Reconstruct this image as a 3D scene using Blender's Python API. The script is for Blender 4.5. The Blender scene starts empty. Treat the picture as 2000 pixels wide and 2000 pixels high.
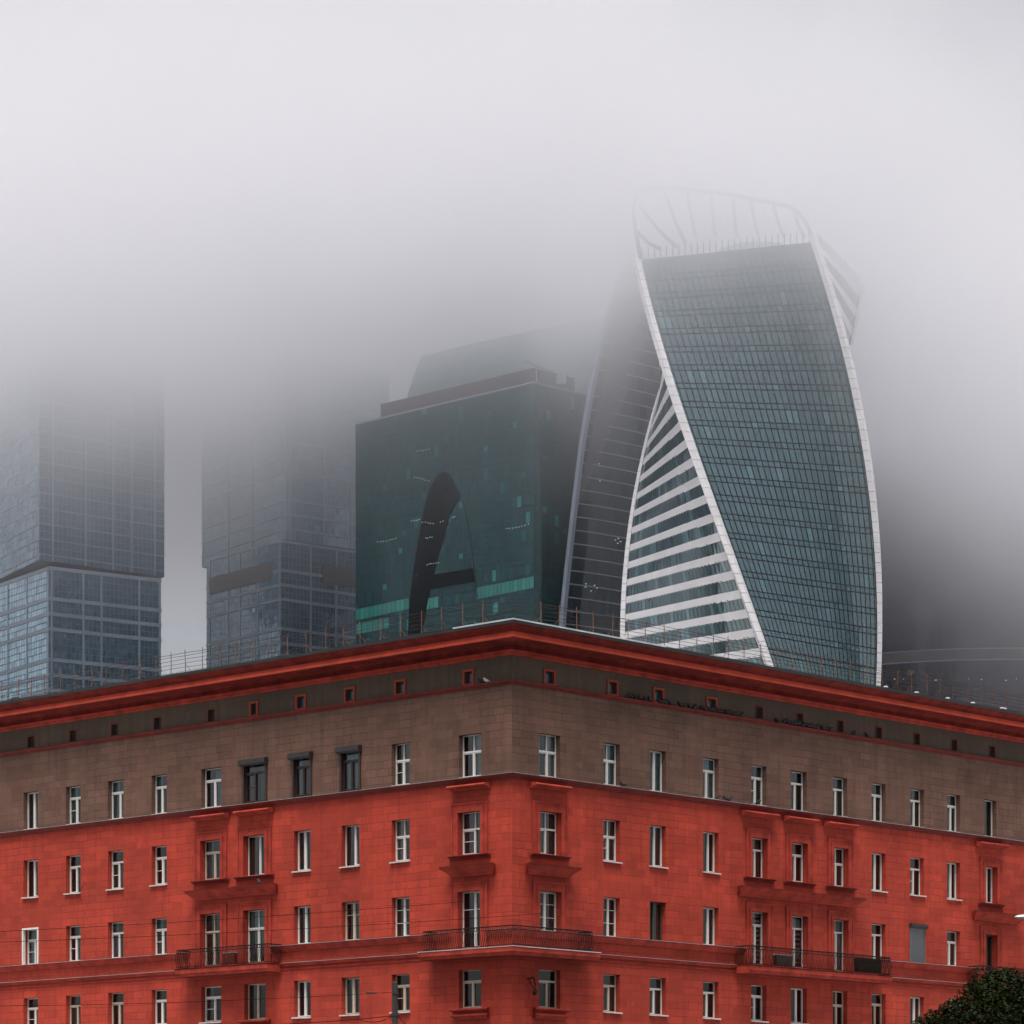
import bpy, math, random
from mathutils import Vector, Matrix
random.seed(7)
SC = bpy.context.scene
COL = SC.collection
R_ = math.radians

# ------------------------------------------------------------------ camera, sky, sun, exposure
F = 6560.0 / 2000.0            # focal length in frame widths
HZ = 2340.0                    # row of the horizon in photograph pixels
EYE = 1.6
cam_d = bpy.data.cameras.new('camera')
cam = bpy.data.objects.new('camera', cam_d); COL.objects.link(cam)
cam_d.sensor_width = 36.0
cam_d.lens = 36.0 * F
cam_d.shift_y = (HZ - 1000.0) / 2000.0
cam_d.clip_start = 1.0; cam_d.clip_end = 20000.0
cam.location = (0, 0, EYE); cam.rotation_euler = (R_(90), 0, 0)
SC.camera = cam

SUN_EL, SUN_AZ = 70.0, -172.0   # overcast: a broad soft source high up
w = bpy.data.worlds.new('World'); SC.world = w; w.use_nodes = True
nt = w.node_tree; bg = nt.nodes['Background']
sky = nt.nodes.new('ShaderNodeTexSky'); sky.sky_type = 'NISHITA'; sky.sun_disc = False
sky.sun_elevation = R_(SUN_EL); sky.sun_rotation = R_(SUN_AZ)
sky.air_density = 1.0; sky.dust_density = 4.5; sky.ozone_density = 1.0
hs = nt.nodes.new('ShaderNodeHueSaturation'); hs.inputs['Saturation'].default_value = 0.35
nt.links.new(sky.outputs[0], hs.inputs['Color']); nt.links.new(hs.outputs[0], bg.inputs[0])
bg.inputs[1].default_value = 0.036

sd = bpy.data.lights.new('sun', 'SUN'); sd.energy = 1.5; sd.angle = R_(32); sd.color = (1.0, 0.905, 0.835)
sun = bpy.data.objects.new('sun', sd); COL.objects.link(sun)
_d = Vector((math.sin(R_(SUN_AZ)) * math.cos(R_(SUN_EL)), math.cos(R_(SUN_AZ)) * math.cos(R_(SUN_EL)), math.sin(R_(SUN_EL))))
sun.rotation_euler = _d.to_track_quat('Z', 'Y').to_euler(); sun.location = (-60, 40, 120)

SC.view_settings.view_transform = 'Standard'; SC.view_settings.look = 'None'
SC.view_settings.exposure = 2.06; SC.view_settings.gamma = 1.0
cy = SC.cycles
cy.max_bounces = 8; cy.diffuse_bounces = 3; cy.glossy_bounces = 3; cy.transmission_bounces = 4
cy.transparent_max_bounces = 12; cy.volume_bounces = 8
cy.volume_step_rate = 0.9; cy.volume_max_steps = 256
cy.use_denoising = True; cy.use_adaptive_sampling = True; cy.adaptive_threshold = 0.015
cy.sample_clamp_indirect = 6.0

# ------------------------------------------------------------------ materials
def newmat(name):
    m = bpy.data.materials.new(name); m.use_nodes = True
    return m, m.node_tree.nodes, m.node_tree.links, m.node_tree.nodes['Principled BSDF']

def noise(N, L, scale, detail=3.0, rough=0.55, vec=None):
    n = N.new('ShaderNodeTexNoise'); n.inputs['Scale'].default_value = scale
    n.inputs['Detail'].default_value = detail; n.inputs['Roughness'].default_value = rough
    if vec is not None: L.new(vec, n.inputs['Vector'])
    return n.outputs['Fac']

def ramp(N, L, fac, a, b, p0=0.3, p1=0.7):
    r = N.new('ShaderNodeValToRGB'); r.color_ramp.elements[0].position = p0; r.color_ramp.elements[1].position = p1
    r.color_ramp.elements[0].color = (*a, 1); r.color_ramp.elements[1].color = (*b, 1)
    L.new(fac, r.inputs[0]); return r.outputs[0]

def mixc(N, L, fac, a, b, mode='MIX'):
    m = N.new('ShaderNodeMix'); m.data_type = 'RGBA'; m.blend_type = mode
    if isinstance(fac, (int, float)): m.inputs[0].default_value = fac
    else: L.new(fac, m.inputs[0])
    for i, v in ((6, a), (7, b)):
        if isinstance(v, tuple): m.inputs[i].default_value = (*v, 1)
        else: L.new(v, m.inputs[i])
    return m.outputs[2]

def math_(N, L, op, a, b=None, clamp=False):
    m = N.new('ShaderNodeMath'); m.operation = op; m.use_clamp = clamp
    for i, v in ((0, a), (1, b)):
        if v is None: continue
        if isinstance(v, (int, float)): m.inputs[i].default_value = v
        else: L.new(v, m.inputs[i])
    return m.outputs[0]

def plain(name, col, rough=0.8, metal=0.0, var=0.15, scale=2.0, bump=0.0, spec=None):
    m, N, L, b = newmat(name)
    tc = N.new('ShaderNodeTexCoord')
    f = noise(N, L, scale, 4, 0.6, tc.outputs['Object'])
    c0 = tuple(x * (1 - var) for x in col); c1 = tuple(min(1, x * (1 + var)) for x in col)
    L.new(ramp(N, L, f, c0, c1), b.inputs['Base Color'])
    b.inputs['Roughness'].default_value = rough; b.inputs['Metallic'].default_value = metal
    if spec is not None: b.inputs['Specular IOR Level'].default_value = spec
    if bump:
        bp = N.new('ShaderNodeBump'); bp.inputs['Strength'].default_value = bump; bp.inputs['Distance'].default_value = 0.02
        L.new(noise(N, L, scale * 12, 4, 0.6, tc.outputs['Object']), bp.inputs['Height']); L.new(bp.outputs[0], b.inputs['Normal'])
    return m

def block_wall(name, col, joint, stain, lines=True):
    """painted stucco scribed into blocks; UV is metres along the wall and up"""
    m, N, L, b = newmat(name)
    tc = N.new('ShaderNodeTexCoord'); uv = tc.outputs['UV']
    # broad mottling and vertical streaks
    n1 = noise(N, L, 0.22, 5, 0.62, uv)
    mp = N.new('ShaderNodeMapping'); mp.inputs['Scale'].default_value = (2.6, 0.16, 1); L.new(uv, mp.inputs[0])
    n2 = noise(N, L, 1.0, 4, 0.6, mp.outputs[0])
    n3 = noise(N, L, 7.0, 4, 0.7, uv)
    dk = tuple(x * 0.74 for x in col); lt = tuple(x * 1.17 for x in col)
    c = ramp(N, L, n1, dk, lt, 0.32, 0.68)
    c = mixc(N, L, math_(N, L, 'MULTIPLY', ramp(N, L, n2, (0, 0, 0), (1, 1, 1), 0.44, 0.72), 0.7), c, stain)
    c = mixc(N, L, 0.38, c, ramp(N, L, n3, (0.55, 0.55, 0.55), (1.0, 1.0, 1.0), 0.3, 0.7), 'MULTIPLY')
    # small repair patches
    n4 = noise(N, L, 0.9, 2, 0.5, uv)
    c = mixc(N, L, math_(N, L, 'MULTIPLY', ramp(N, L, n4, (0, 0, 0), (1, 1, 1), 0.66, 0.70), 0.22), c, tuple(min(1, x * 1.35 + 0.01) for x in col))
    h = n3
    if lines:
        wob = N.new('ShaderNodeTexNoise'); wob.inputs['Scale'].default_value = 0.7; L.new(uv, wob.inputs['Vector'])
        off = N.new('ShaderNodeVectorMath'); off.operation = 'SCALE'; off.inputs['Scale'].default_value = 0.09
        L.new(wob.outputs['Color'], off.inputs[0])
        ad = N.new('ShaderNodeVectorMath'); ad.operation = 'ADD'; L.new(uv, ad.inputs[0]); L.new(off.outputs[0], ad.inputs[1])
        br = N.new('ShaderNodeTexBrick'); L.new(ad.outputs[0], br.inputs['Vector'])
        br.offset = 0.37; br.offset_frequency = 2; br.squash = 0.72; br.squash_frequency = 3
        br.inputs['Scale'].default_value = 1.0; br.inputs['Brick Width'].default_value = 0.98; br.inputs['Row Height'].default_value = 0.337
        br.inputs['Mortar Size'].default_value = 0.011; br.inputs['Mortar Smooth'].default_value = 0.25
        br.inputs['Color1'].default_value = (0.86, 0.85, 0.84, 1); br.inputs['Color2'].default_value = (1.10, 1.10, 1.10, 1); br.inputs['Bias'].default_value = 0.0
        br.inputs['Mortar'].default_value = (1, 1, 1, 1)
        c = mixc(N, L, 1.0, c, br.outputs['Color'], 'MULTIPLY')
        # the joints fade in and out where they were painted over
        vis = ramp(N, L, noise(N, L, 0.35, 3, 0.6, uv), (0.22, 0.22, 0.22), (1, 1, 1), 0.38, 0.58)
        jf = math_(N, L, 'MULTIPLY', br.outputs['Fac'], vis)
        c = mixc(N, L, math_(N, L, 'MULTIPLY', jf, 0.9), c, joint)
        h = math_(N, L, 'SUBTRACT', math_(N, L, 'MULTIPLY', n3, 0.25), jf)
    L.new(c, b.inputs['Base Color'])
    bp = N.new('ShaderNodeBump'); bp.inputs['Strength'].default_value = 0.5; bp.inputs['Distance'].default_value = 0.015
    L.new(h, bp.inputs['Height']); L.new(bp.outputs[0], b.inputs['Normal'])
    b.inputs['Roughness'].default_value = 0.85; b.inputs['Specular IOR Level'].default_value = 0.25
    return m

RED = (0.36, 0.042, 0.0225); BRN = (0.142, 0.077, 0.055)
M = {}
M['red'] = block_wall('red_stucco', RED, (0.11, 0.012, 0.010), (0.25, 0.028, 0.02))
M['brown'] = block_wall('brown_stucco', BRN, (0.040, 0.022, 0.018), (0.09, 0.055, 0.044))
M['attic'] = block_wall('attic_stucco', (0.086, 0.060, 0.043), (0, 0, 0), (0.055, 0.040, 0.030), lines=False)
M['trim'] = plain('red_trim', (0.27, 0.033, 0.021), 0.85, 0, 0.35, 1.6, 0.3, 0.2)
M['fascia'] = plain('red_fascia', (0.38, 0.050, 0.027), 0.8, 0, 0.22, 1.2, 0.25, 0.2)
M['gutter'] = plain('shaded_gutter_moulding', (0.16, 0.021, 0.015), 0.85, 0, 0.4, 1.4, 0.25, 0.15)  # shade on the outward flare put into a darker red
M['shade_red'] = plain('shade_toned_soffit', (0.15, 0.021, 0.016), 0.9, 0, 0.4, 1.5, 0.2, 0.1)  # overhang shade put into the colour of cove and balcony undersides
M['trimdark'] = plain('red_string_trim', (0.13, 0.018, 0.014), 0.8, 0, 0.25, 1.3, 0.2, 0.25)
M['orange'] = plain('orange_trim', (0.25, 0.045, 0.024), 0.8, 0, 0.15, 3, 0.1, 0.25)
M['drip'] = plain('zinc_drip', (0.26, 0.25, 0.26), 0.5, 0.3, 0.25, 3)
M['zinc'] = plain('zinc_edge', (0.62, 0.66, 0.68), 0.4, 0.3, 0.2, 1.5)
M['roof'] = plain('roof_metal', (0.022, 0.023, 0.025), 0.6, 0.3, 0.3, 0.8)
M['white'] = plain('white_upvc', (0.55, 0.53, 0.50), 0.45, 0, 0.05, 5)
M['sill'] = plain('grey_sill', (0.42, 0.40, 0.39), 0.5, 0, 0.2, 4)
M['cream'] = plain('cream_wood', (0.40, 0.34, 0.265), 0.6, 0, 0.12, 6)
M['maroon'] = plain('maroon_frame', (0.030, 0.010, 0.009), 0.5, 0, 0.2, 5)
M['darkwood'] = plain('dark_wood', (0.055, 0.040, 0.028), 0.6, 0, 0.2, 5)
M['shutter'] = plain('shutter_box', (0.028, 0.024, 0.025), 0.5, 0.2, 0.15, 4)
M['greyshutter'] = plain('grey_shutter', (0.115, 0.125, 0.13), 0.55, 0.2, 0.08, 4)
M['room'] = plain('room_dark', (0.055, 0.050, 0.045), 0.9, 0, 0.3, 1.2)
M['louvre'] = plain('louvre_dark', (0.020, 0.016, 0.015), 0.7, 0, 0.2, 5)
M['iron'] = plain('wrought_iron', (0.014, 0.009, 0.008), 0.8, 0.0, 0.3, 8, 0, 0.1)
M['rust'] = plain('rusty_steel', (0.15, 0.068, 0.038), 0.8, 0.2, 0.45, 5)
M['wire'] = plain('rail_steel', (0.030, 0.022, 0.019), 0.7, 0.1, 0.3, 5, 0, 0.2)
M['cable'] = plain('black_cable', (0.006, 0.006, 0.006), 0.9, 0, 0.2, 5, 0, 0.05)
M['pole'] = plain('pole_paint', (0.022, 0.022, 0.023), 0.6, 0.2, 0.3, 5)
M['concrete'] = plain('slab_soffit', (0.17, 0.040, 0.030), 0.9, 0, 0.3, 2)
M['pigeon'] = plain('pigeon_dark', (0.010, 0.010, 0.012), 0.7, 0, 0.4, 30)
M['pigeonw'] = plain('pigeon_pale', (0.50, 0.48, 0.46), 0.7, 0, 0.25, 30)
M['curt_t'] = plain('curtain_teal', (0.30, 0.43, 0.44), 0.9, 0, 0.15, 4)
M['curt_w'] = plain('curtain_white', (0.52, 0.53, 0.52), 0.9, 0, 0.1, 4)
M['curt_b'] = plain('curtain_brown', (0.16, 0.13, 0.105), 0.9, 0, 0.15, 4)
M['blind'] = plain('blind_slats', (0.36, 0.43, 0.45), 0.7, 0, 0.1, 4)
M['rib'] = plain('white_cladding', (0.58, 0.585, 0.60), 0.5, 0.1, 0.08, 0.2)
M['steelgrey'] = plain('grey_spandrel', (0.15, 0.185, 0.23), 0.45, 0.3, 0.12, 0.1)
M['mull'] = plain('dark_mullion', (0.008, 0.011, 0.013), 0.5, 0.2, 0.2, 0.3)
M['mullblue'] = plain('grey_blue_mullion', (0.10, 0.13, 0.16), 0.5, 0.2, 0.15, 0.3)
M['mech'] = plain('brown_louvre_band', (0.050, 0.042, 0.042), 0.7, 0.1, 0.2, 0.3)
M['mechroof'] = plain('plant_room_cladding', (0.052, 0.045, 0.052), 0.7, 0.1, 0.2, 0.2)
M['soffit'] = plain('dark_soffit', (0.030, 0.034, 0.040), 0.7, 0, 0.2, 0.2)
M['bark'] = plain('bark', (0.05, 0.038, 0.028), 0.95, 0, 0.35, 3, 0.5)
M['asphalt'] = plain('asphalt', (0.05, 0.05, 0.052), 0.9, 0, 0.2, 0.6, 0.3)
M['paving'] = plain('pale_bounce_paving', (0.36, 0.36, 0.37), 0.9, 0, 0.25, 0.02)  # unseen ground kept pale to bounce light up under the cloud
M['snow'] = plain('wet_snow', (0.34, 0.35, 0.37), 0.7, 0, 0.06, 4)
M['lampgrey'] = plain('lamp_grey', (0.38, 0.37, 0.36), 0.5, 0.2, 0.15, 4)

def glass_mat():
    m, N, L, b = newmat('window_glass'); N.remove(b)
    out = N['Material Output']
    fr = N.new('ShaderNodeFresnel'); fr.inputs['IOR'].default_value = 1.55
    f = math_(N, L, 'MULTIPLY', fr.outputs[0], 2.0, True)
    tr = N.new('ShaderNodeBsdfTransparent'); tr.inputs[0].default_value = (0.62, 0.70, 0.70, 1)
    gl = N.new('ShaderNodeBsdfGlossy'); gl.inputs['Roughness'].default_value = 0.03; gl.inputs[0].default_value = (0.9, 0.95, 0.97, 1)
    mx = N.new('ShaderNodeMixShader'); L.new(f, mx.inputs[0]); L.new(tr.outputs[0], mx.inputs[1]); L.new(gl.outputs[0], mx.inputs[2])
    L.new(mx.outputs[0], out.inputs['Surface']); return m
M['glass'] = glass_mat()

def curtain_glass(name, cols, rough=0.06, spec=0.5, ior=1.6, tint=(1, 1, 1), bumpamt=0.02):
    """coated tower glazing; every pane carries its own random number: blinds drawn, blinds open, tinted panes"""
    m, N, L, b = newmat(name)
    at = N.new('ShaderNodeAttribute'); at.attribute_name = 'rnd'
    r = N.new('ShaderNodeValToRGB'); r.color_ramp.interpolation = 'CONSTANT'
    e = r.color_ramp.elements
    e[0].position = 0.0; e[0].color = (*cols[0][1], 1); e[1].position = cols[1][0]; e[1].color = (*cols[1][1], 1)
    for p, c in cols[2:]:
        q = e.new(p); q.color = (*c, 1)
    L.new(at.outputs['Fac'], r.inputs[0]); L.new(r.outputs[0], b.inputs['Base Color'])
    b.inputs['Roughness'].default_value = rough; b.inputs['IOR'].default_value = ior
    b.inputs['Specular IOR Level'].default_value = spec; b.inputs['Specular Tint'].default_value = (*tint, 1)
    tc = N.new('ShaderNodeTexCoord')
    bp = N.new('ShaderNodeBump'); bp.inputs['Strength'].default_value = bumpamt; bp.inputs['Distance'].default_value = 0.3
    L.new(noise(N, L, 0.35, 2, 0.5, tc.outputs['Object']), bp.inputs['Height']); L.new(bp.outputs[0], b.inputs['Normal'])
    return m

def lerp3(a, k): return tuple(x * k for x in a)
_ev = (0.050, 0.086, 0.099)
M['g_evo'] = curtain_glass('twisted_tower_glass', [(0, _ev), (0.35, lerp3(_ev, 1.08)), (0.7, lerp3(_ev, 0.93)), (0.965, lerp3(_ev, 1.4)), (0.985, (0.065, 0.13, 0.145))], 0.05, 0.5, 1.6, (0.80, 0.95, 1.0))
M['g_evo2'] = curtain_glass('twisted_tower_band_glass', [(0, lerp3(_ev, 0.9)), (0.5, lerp3(_ev, 0.7)), (0.85, lerp3(_ev, 1.6))], 0.05, 0.9, 1.7, (0.80, 0.97, 1.0))
_gr = (0.006, 0.031, 0.036)
M['g_green'] = curtain_glass('green_tower_glass', [(0, _gr), (0.4, lerp3(_gr, 1.18)), (0.7, lerp3(_gr, 0.85)), (0.90, lerp3(_gr, 1.5)), (0.965, (0.012, 0.075, 0.080)), (0.985, (0.020, 0.135, 0.135))], 0.08, 0.4, 1.5, (0.6, 0.95, 0.95))
M['g_teal'] = curtain_glass('bright_teal_glass', [(0, (0.02, 0.15, 0.13)), (0.4, (0.025, 0.18, 0.155)), (0.7, (0.018, 0.13, 0.115))], 0.08, 0.4, 1.5)
M['g_dark'] = curtain_glass('dark_reflection_glass', [(0, (0.004, 0.007, 0.009)), (0.5, (0.006, 0.009, 0.011)), (0.9, (0.006, 0.016, 0.017))], 0.12, 0.06, 1.45)
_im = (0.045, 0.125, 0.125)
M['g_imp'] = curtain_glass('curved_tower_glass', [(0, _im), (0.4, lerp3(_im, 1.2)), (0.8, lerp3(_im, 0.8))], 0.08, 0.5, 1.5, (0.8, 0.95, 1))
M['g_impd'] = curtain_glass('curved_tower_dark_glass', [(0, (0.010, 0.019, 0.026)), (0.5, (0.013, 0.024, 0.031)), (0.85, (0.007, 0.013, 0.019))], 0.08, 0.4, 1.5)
_cb = (0.060, 0.120, 0.170)
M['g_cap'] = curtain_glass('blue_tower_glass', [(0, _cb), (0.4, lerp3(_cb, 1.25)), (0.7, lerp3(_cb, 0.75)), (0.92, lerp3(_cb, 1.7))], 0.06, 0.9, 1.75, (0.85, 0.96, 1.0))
M['g_capl'] = curtain_glass('sky_toned_tower_glass', [(0, (.20, .33, .42)), (0.4, (.25, .38, .46)), (0.75, (.15, .26, .35))], 0.06, 0.9, 1.75, (0.85, 0.96, 1.0))  # sky reflection on the left face painted as a paler base colour
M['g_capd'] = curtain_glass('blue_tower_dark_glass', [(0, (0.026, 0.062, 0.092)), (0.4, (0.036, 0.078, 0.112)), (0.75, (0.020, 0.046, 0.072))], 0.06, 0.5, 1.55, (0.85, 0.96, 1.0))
_ok = (0.016, 0.018, 0.030)
M['g_far'] = curtain_glass('far_tower_glass', [(0, _ok), (0.5, lerp3(_ok, 1.2)), (0.85, lerp3(_ok, 0.8))], 0.12, 0.4, 1.5)

def emit(name, col, s):
    m, N, L, b = newmat(name)
    b.inputs['Base Color'].default_value = (*col, 1); b.inputs['Emission Color'].default_value = (*col, 1); b.inputs['Emission Strength'].default_value = s
    return m
M['lit_w'] = emit('office_lamp_white', (0.85, 1.0, 0.97), 0.035)
M['lit_o'] = emit('office_lamp_warm', (1.0, 0.72, 0.42), 0.22)

# ------------------------------------------------------------------ mesh helpers
class MB:
    def __init__(s): s.v = []; s.f = []; s.m = []; s.uv = {}; s.r = []
    def face(s, pts, mi=0, uv=None, rnd=0.0):
        b = len(s.v); s.v.extend([tuple(p) for p in pts]); s.f.append(tuple(range(b, b + len(pts)))); s.m.append(mi); s.r.append(rnd)
        if uv: s.uv[len(s.f) - 1] = uv
    def box(s, x0, x1, y0, y1, z0, z1, mi=0):
        p = [(x0, y0, z0), (x1, y0, z0), (x1, y1, z0), (x0, y1, z0), (x0, y0, z1), (x1, y0, z1), (x1, y1, z1), (x0, y1, z1)]
        for q in ((3, 2, 1, 0), (4, 5, 6, 7), (0, 1, 5, 4), (1, 2, 6, 5), (2, 3, 7, 6), (3, 0, 4, 7)):
            s.face([p[i] for i in q], mi)
    def hexa(s, p, mi=0):       # p: 4 bottom, 4 top
        for q in ((3, 2, 1, 0), (4, 5, 6, 7), (0, 1, 5, 4), (1, 2, 6, 5), (2, 3, 7, 6), (3, 0, 4, 7)):
            s.face([p[i] for i in q], mi)
    def tube(s, pts, r, n=6, mi=0, cap=True):
        pts = [Vector(p) for p in pts]; rs = r if isinstance(r, (list, tuple)) else [r] * len(pts)
        rings = []
        for i, p in enumerate(pts):
            t = (pts[min(i + 1, len(pts) - 1)] - pts[max(i - 1, 0)]).normalized()
            a = t.cross(Vector((0, 0, 1)));
            if a.length < 1e-3: a = t.cross(Vector((1, 0, 0)))
            a.normalize(); b = t.cross(a)
            rings.append([p + (a * math.cos(2 * math.pi * k / n) + b * math.sin(2 * math.pi * k / n)) * rs[i] for k in range(n)])
        base = len(s.v)
        for rg in rings: s.v.extend([tuple(q) for q in rg])
        for i in range(len(rings) - 1):
            for k in range(n):
                a0 = base + i * n + k; a1 = base + i * n + (k + 1) % n
                s.f.append((a0, a1, a1 + n, a0 + n)); s.m.append(mi); s.r.append(0)
        if cap:
            s.f.append(tuple(base + k for k in range(n))[::-1]); s.m.append(mi); s.r.append(0)
            s.f.append(tuple(base + (len(rings) - 1) * n + k for k in range(n))); s.m.append(mi); s.r.append(0)
    def sweep(s, secs, mi=0, caps=True, mis=None):
        """secs: list of equally long closed sections"""
        n = len(secs[0]); base = len(s.v)
        for q in secs: s.v.extend([tuple(p) for p in q])
        for i in range(len(secs) - 1):
            for k in range(n):
                a = base + i * n + k; b = base + i * n + (k + 1) % n
                s.f.append((a, b, b + n, a + n)); s.m.append(mis[k] if mis else mi); s.r.append(0)
        if caps:
            s.f.append(tuple(base + k for k in range(n))[::-1]); s.m.append(mi); s.r.append(0)
            s.f.append(tuple(base + (len(secs) - 1) * n + k for k in range(n))); s.m.append(mi); s.r.append(0)
    def ball(s, c, rx, ry, rz, n=8, m=5, mi=0, rot=None):
        c = Vector(c); rows = []
        for i in range(m + 1):
            th = math.pi * i / m
            rows.append([Vector((rx * math.sin(th) * math.cos(2 * math.pi * k / n), ry * math.sin(th) * math.sin(2 * math.pi * k / n), rz * math.cos(th))) for k in range(n)])
        for i in range(m):
            for k in range(n):
                q = [rows[i][k], rows[i + 1][k], rows[i + 1][(k + 1) % n], rows[i][(k + 1) % n]]
                if i == 0: q = q[:3]
                elif i == m - 1: q = [q[0], q[1], q[3]]
                if rot is not None: q = [rot @ p for p in q]
                s.face([p + c for p in q], mi)
    def build(s, name, mats, parent=None, loc=None, rz=0.0, smooth=False):
        me = bpy.data.meshes.new(name); me.from_pydata(s.v, [], s.f)
        for m in (mats if isinstance(mats, (list, tuple)) else [mats]): me.materials.append(m)
        if any(s.m): me.polygons.foreach_set('material_index', s.m)
        if s.uv:
            uvl = me.uv_layers.new(name='UVMap')
            for fi, uv in s.uv.items():
                for k, li in enumerate(me.polygons[fi].loop_indices): uvl.data[li].uv = uv[k]
        if any(s.r):
            at = me.attributes.new('rnd', 'FLOAT', 'FACE'); at.data.foreach_set('value', s.r)
        if smooth: me.polygons.foreach_set('use_smooth', [True] * len(s.f))
        me.update()
        o = bpy.data.objects.new(name, me); COL.objects.link(o)
        if parent: o.parent = parent
        if loc is not None: o.location = loc
        o.rotation_euler.z = rz
        return o

def tag(o, label=None, cat=None, group=None, kind=None):
    if label: o['label'] = label
    if cat: o['category'] = cat
    if group: o['group'] = group
    if kind: o['kind'] = kind
    return o
def thing(name, loc, label, cat, group=None, rz=0.0):
    o = bpy.data.objects.new(name, None); COL.objects.link(o); o.location = loc; o.rotation_euler.z = rz; o.empty_display_size = 0.5
    return tag(o, label, cat, group)
def W(px, py, Y): return Vector(((px - 1000) / 6560 * Y, Y, (HZ - py) / 6560 * Y + EYE))

# ------------------------------------------------------------------ ground
g = MB(); g.face([(-3000, -800, 0), (3000, -800, 0), (3000, 6000, 0), (-3000, 6000, 0)])
tag(g.build('ground', M['paving']), kind='structure')
g = MB(); g.face([(-260, -120, .004), (260, -120, .004), (260, 141, .004), (-260, 141, .004)])
tag(g.build('road', M['asphalt']), kind='structure')

# ------------------------------------------------------------------ low cloud
def cloud_mat():
    m = bpy.data.materials.new('low_cloud'); m.use_nodes = True
    N, L = m.node_tree.nodes, m.node_tree.links
    N.remove(N['Principled BSDF'])
    pv = N.new('ShaderNodeVolumePrincipled'); L.new(pv.outputs[0], N['Material Output'].inputs['Volume'])
    pv.inputs['Color'].default_value = (0.795, 0.808, 0.836, 1); pv.inputs['Anisotropy'].default_value = 0.5
    tc = N.new('ShaderNodeTexCoord'); sp = N.new('ShaderNodeSeparateXYZ'); L.new(tc.outputs['Object'], sp.inputs[0])
    # height of the cloud base over x: low over the left towers, lifted round the twisted tower
    mr = N.new('ShaderNodeFloatCurve'); L.new(math_(N, L, 'ADD', math_(N, L, 'MULTIPLY', sp.outputs[0], 1 / 400), 0.5, True), mr.inputs['Value'])
    cv = mr.mapping.curves[0]
    pts = [(0.0, 0.42), (0.24, 0.43), (0.34, 0.48), (0.42, 0.65), (0.49, 0.69), (0.535, 0.57), (0.565, 0.65), (0.60, 0.80), (0.64, 0.80), (0.68, 0.63), (0.73, 0.47), (0.80, 0.30), (0.85, 0.20), (1.0, 0.16)]
    cv.points[0].location = pts[0]; cv.points[1].location = pts[-1]
    for p in pts[1:-1]: cv.points.new(*p)
    mr.mapping.update()
    zb = math_(N, L, 'ADD', math_(N, L, 'MULTIPLY', mr.outputs[0], 80), 178)
    nz = noise(N, L, 0.016, 3, 0.55, tc.outputs['Object'])
    zb = math_(N, L, 'ADD', zb, math_(N, L, 'MULTIPLY', math_(N, L, 'SUBTRACT', nz, 0.5), 62))
    ex = math_(N, L, 'MULTIPLY', math_(N, L, 'SUBTRACT', sp.outputs[2], zb), 1 / 17.0)
    d = math_(N, L, 'MULTIPLY', math_(N, L, 'POWER', 2.71828, ex), 0.02)
    ex2 = math_(N, L, 'MULTIPLY', math_(N, L, 'SUBTRACT', sp.outputs[2], 233), 1 / 7.0)
    d = math_(N, L, 'ADD', d, math_(N, L, 'MULTIPLY', math_(N, L, 'POWER', 2.71828, ex2), 0.02))
    d = math_(N, L, 'MINIMUM', d, 0.055)
    # upper side thins to both sides, most at right, shaped to let light in
    zt = math_(N, L, 'ADD', math_(N, L, 'ADD', math_(N, L, 'MULTIPLY', math_(N, L, 'ABSOLUTE', sp.outputs[0]), -0.10), math_(N, L, 'MULTIPLY', math_(N, L, 'MAXIMUM', math_(N, L, 'SUBTRACT', sp.outputs[0], 70), 0), -0.34)), math_(N, L, 'ADD', math_(N, L, 'MULTIPLY', sp.outputs[1], 0.18), 108))
    fd = math_(N, L, 'SUBTRACT', 1.0, math_(N, L, 'MULTIPLY', math_(N, L, 'SUBTRACT', sp.outputs[2], zt), 1 / 30.0), True)
    d = math_(N, L, 'MULTIPLY', d, fd)
    wisp = noise(N, L, 0.034, 3, 0.6, tc.outputs['Object'])
    d = math_(N, L, 'MULTIPLY', d, math_(N, L, 'ADD', math_(N, L, 'MULTIPLY', wisp, 2.6), -0.3, False))
    d = math_(N, L, 'MAXIMUM', d, 0.0)
    L.new(d, pv.inputs['Density'])
    return m
cl = MB(); cl.box(-420, 460, 450, 1150, 70, 350)
CLOUD = tag(cl.build('low_cloud', cloud_mat()), label='pale low cloud swallowing the tops of the glass towers', cat='cloud', kind='stuff')

# ================================================================== RED CORNER BUILDING
D0 = 142.6
uL = Vector((-0.7297, 0.6838, 0)); uR = Vector((0.6838, 0.7297, 0))
nL = Vector((-0.6838, -0.7297, 0)); nR = Vector((0.7297, -0.6838, 0))
U = {'L': uL, 'R': uR}; NN = {'L': nL, 'R': nR}
ANG = {'L': math.atan2(uL.y, uL.x), 'R': math.atan2(-uR.y, -uR.x)}
SX = {'L': 1, 'R': -1}          # local x = SX * s, so that local y points out of the wall
BLD = thing('apartment_building', (0, D0, 0), 'red and brown corner apartment block with white windows and a heavy red cornice', 'apartment building')
def s_of(f, px, p=0.0):
    t = (px - 1000) / 6560; u, n = U[f], NN[f]
    return (t * (D0 + n.y * p) - n.x * p) / (u.x - t * u.y)
def BP(f, s, p, z): v = U[f] * s + NN[f] * p; return Vector((v.x, v.y, z))
def put(o, f, s, p, z):
    o.parent = BLD; o.location = BP(f, s, p, z); o.rotation_euler.z = ANG[f]; return o
def z_of(f, px, py, p=0.0):
    s = s_of(f, px, p); Y = D0 + U[f].y * s + NN[f].y * p
    return (HZ - py) / 6560 * Y + EYE

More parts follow.
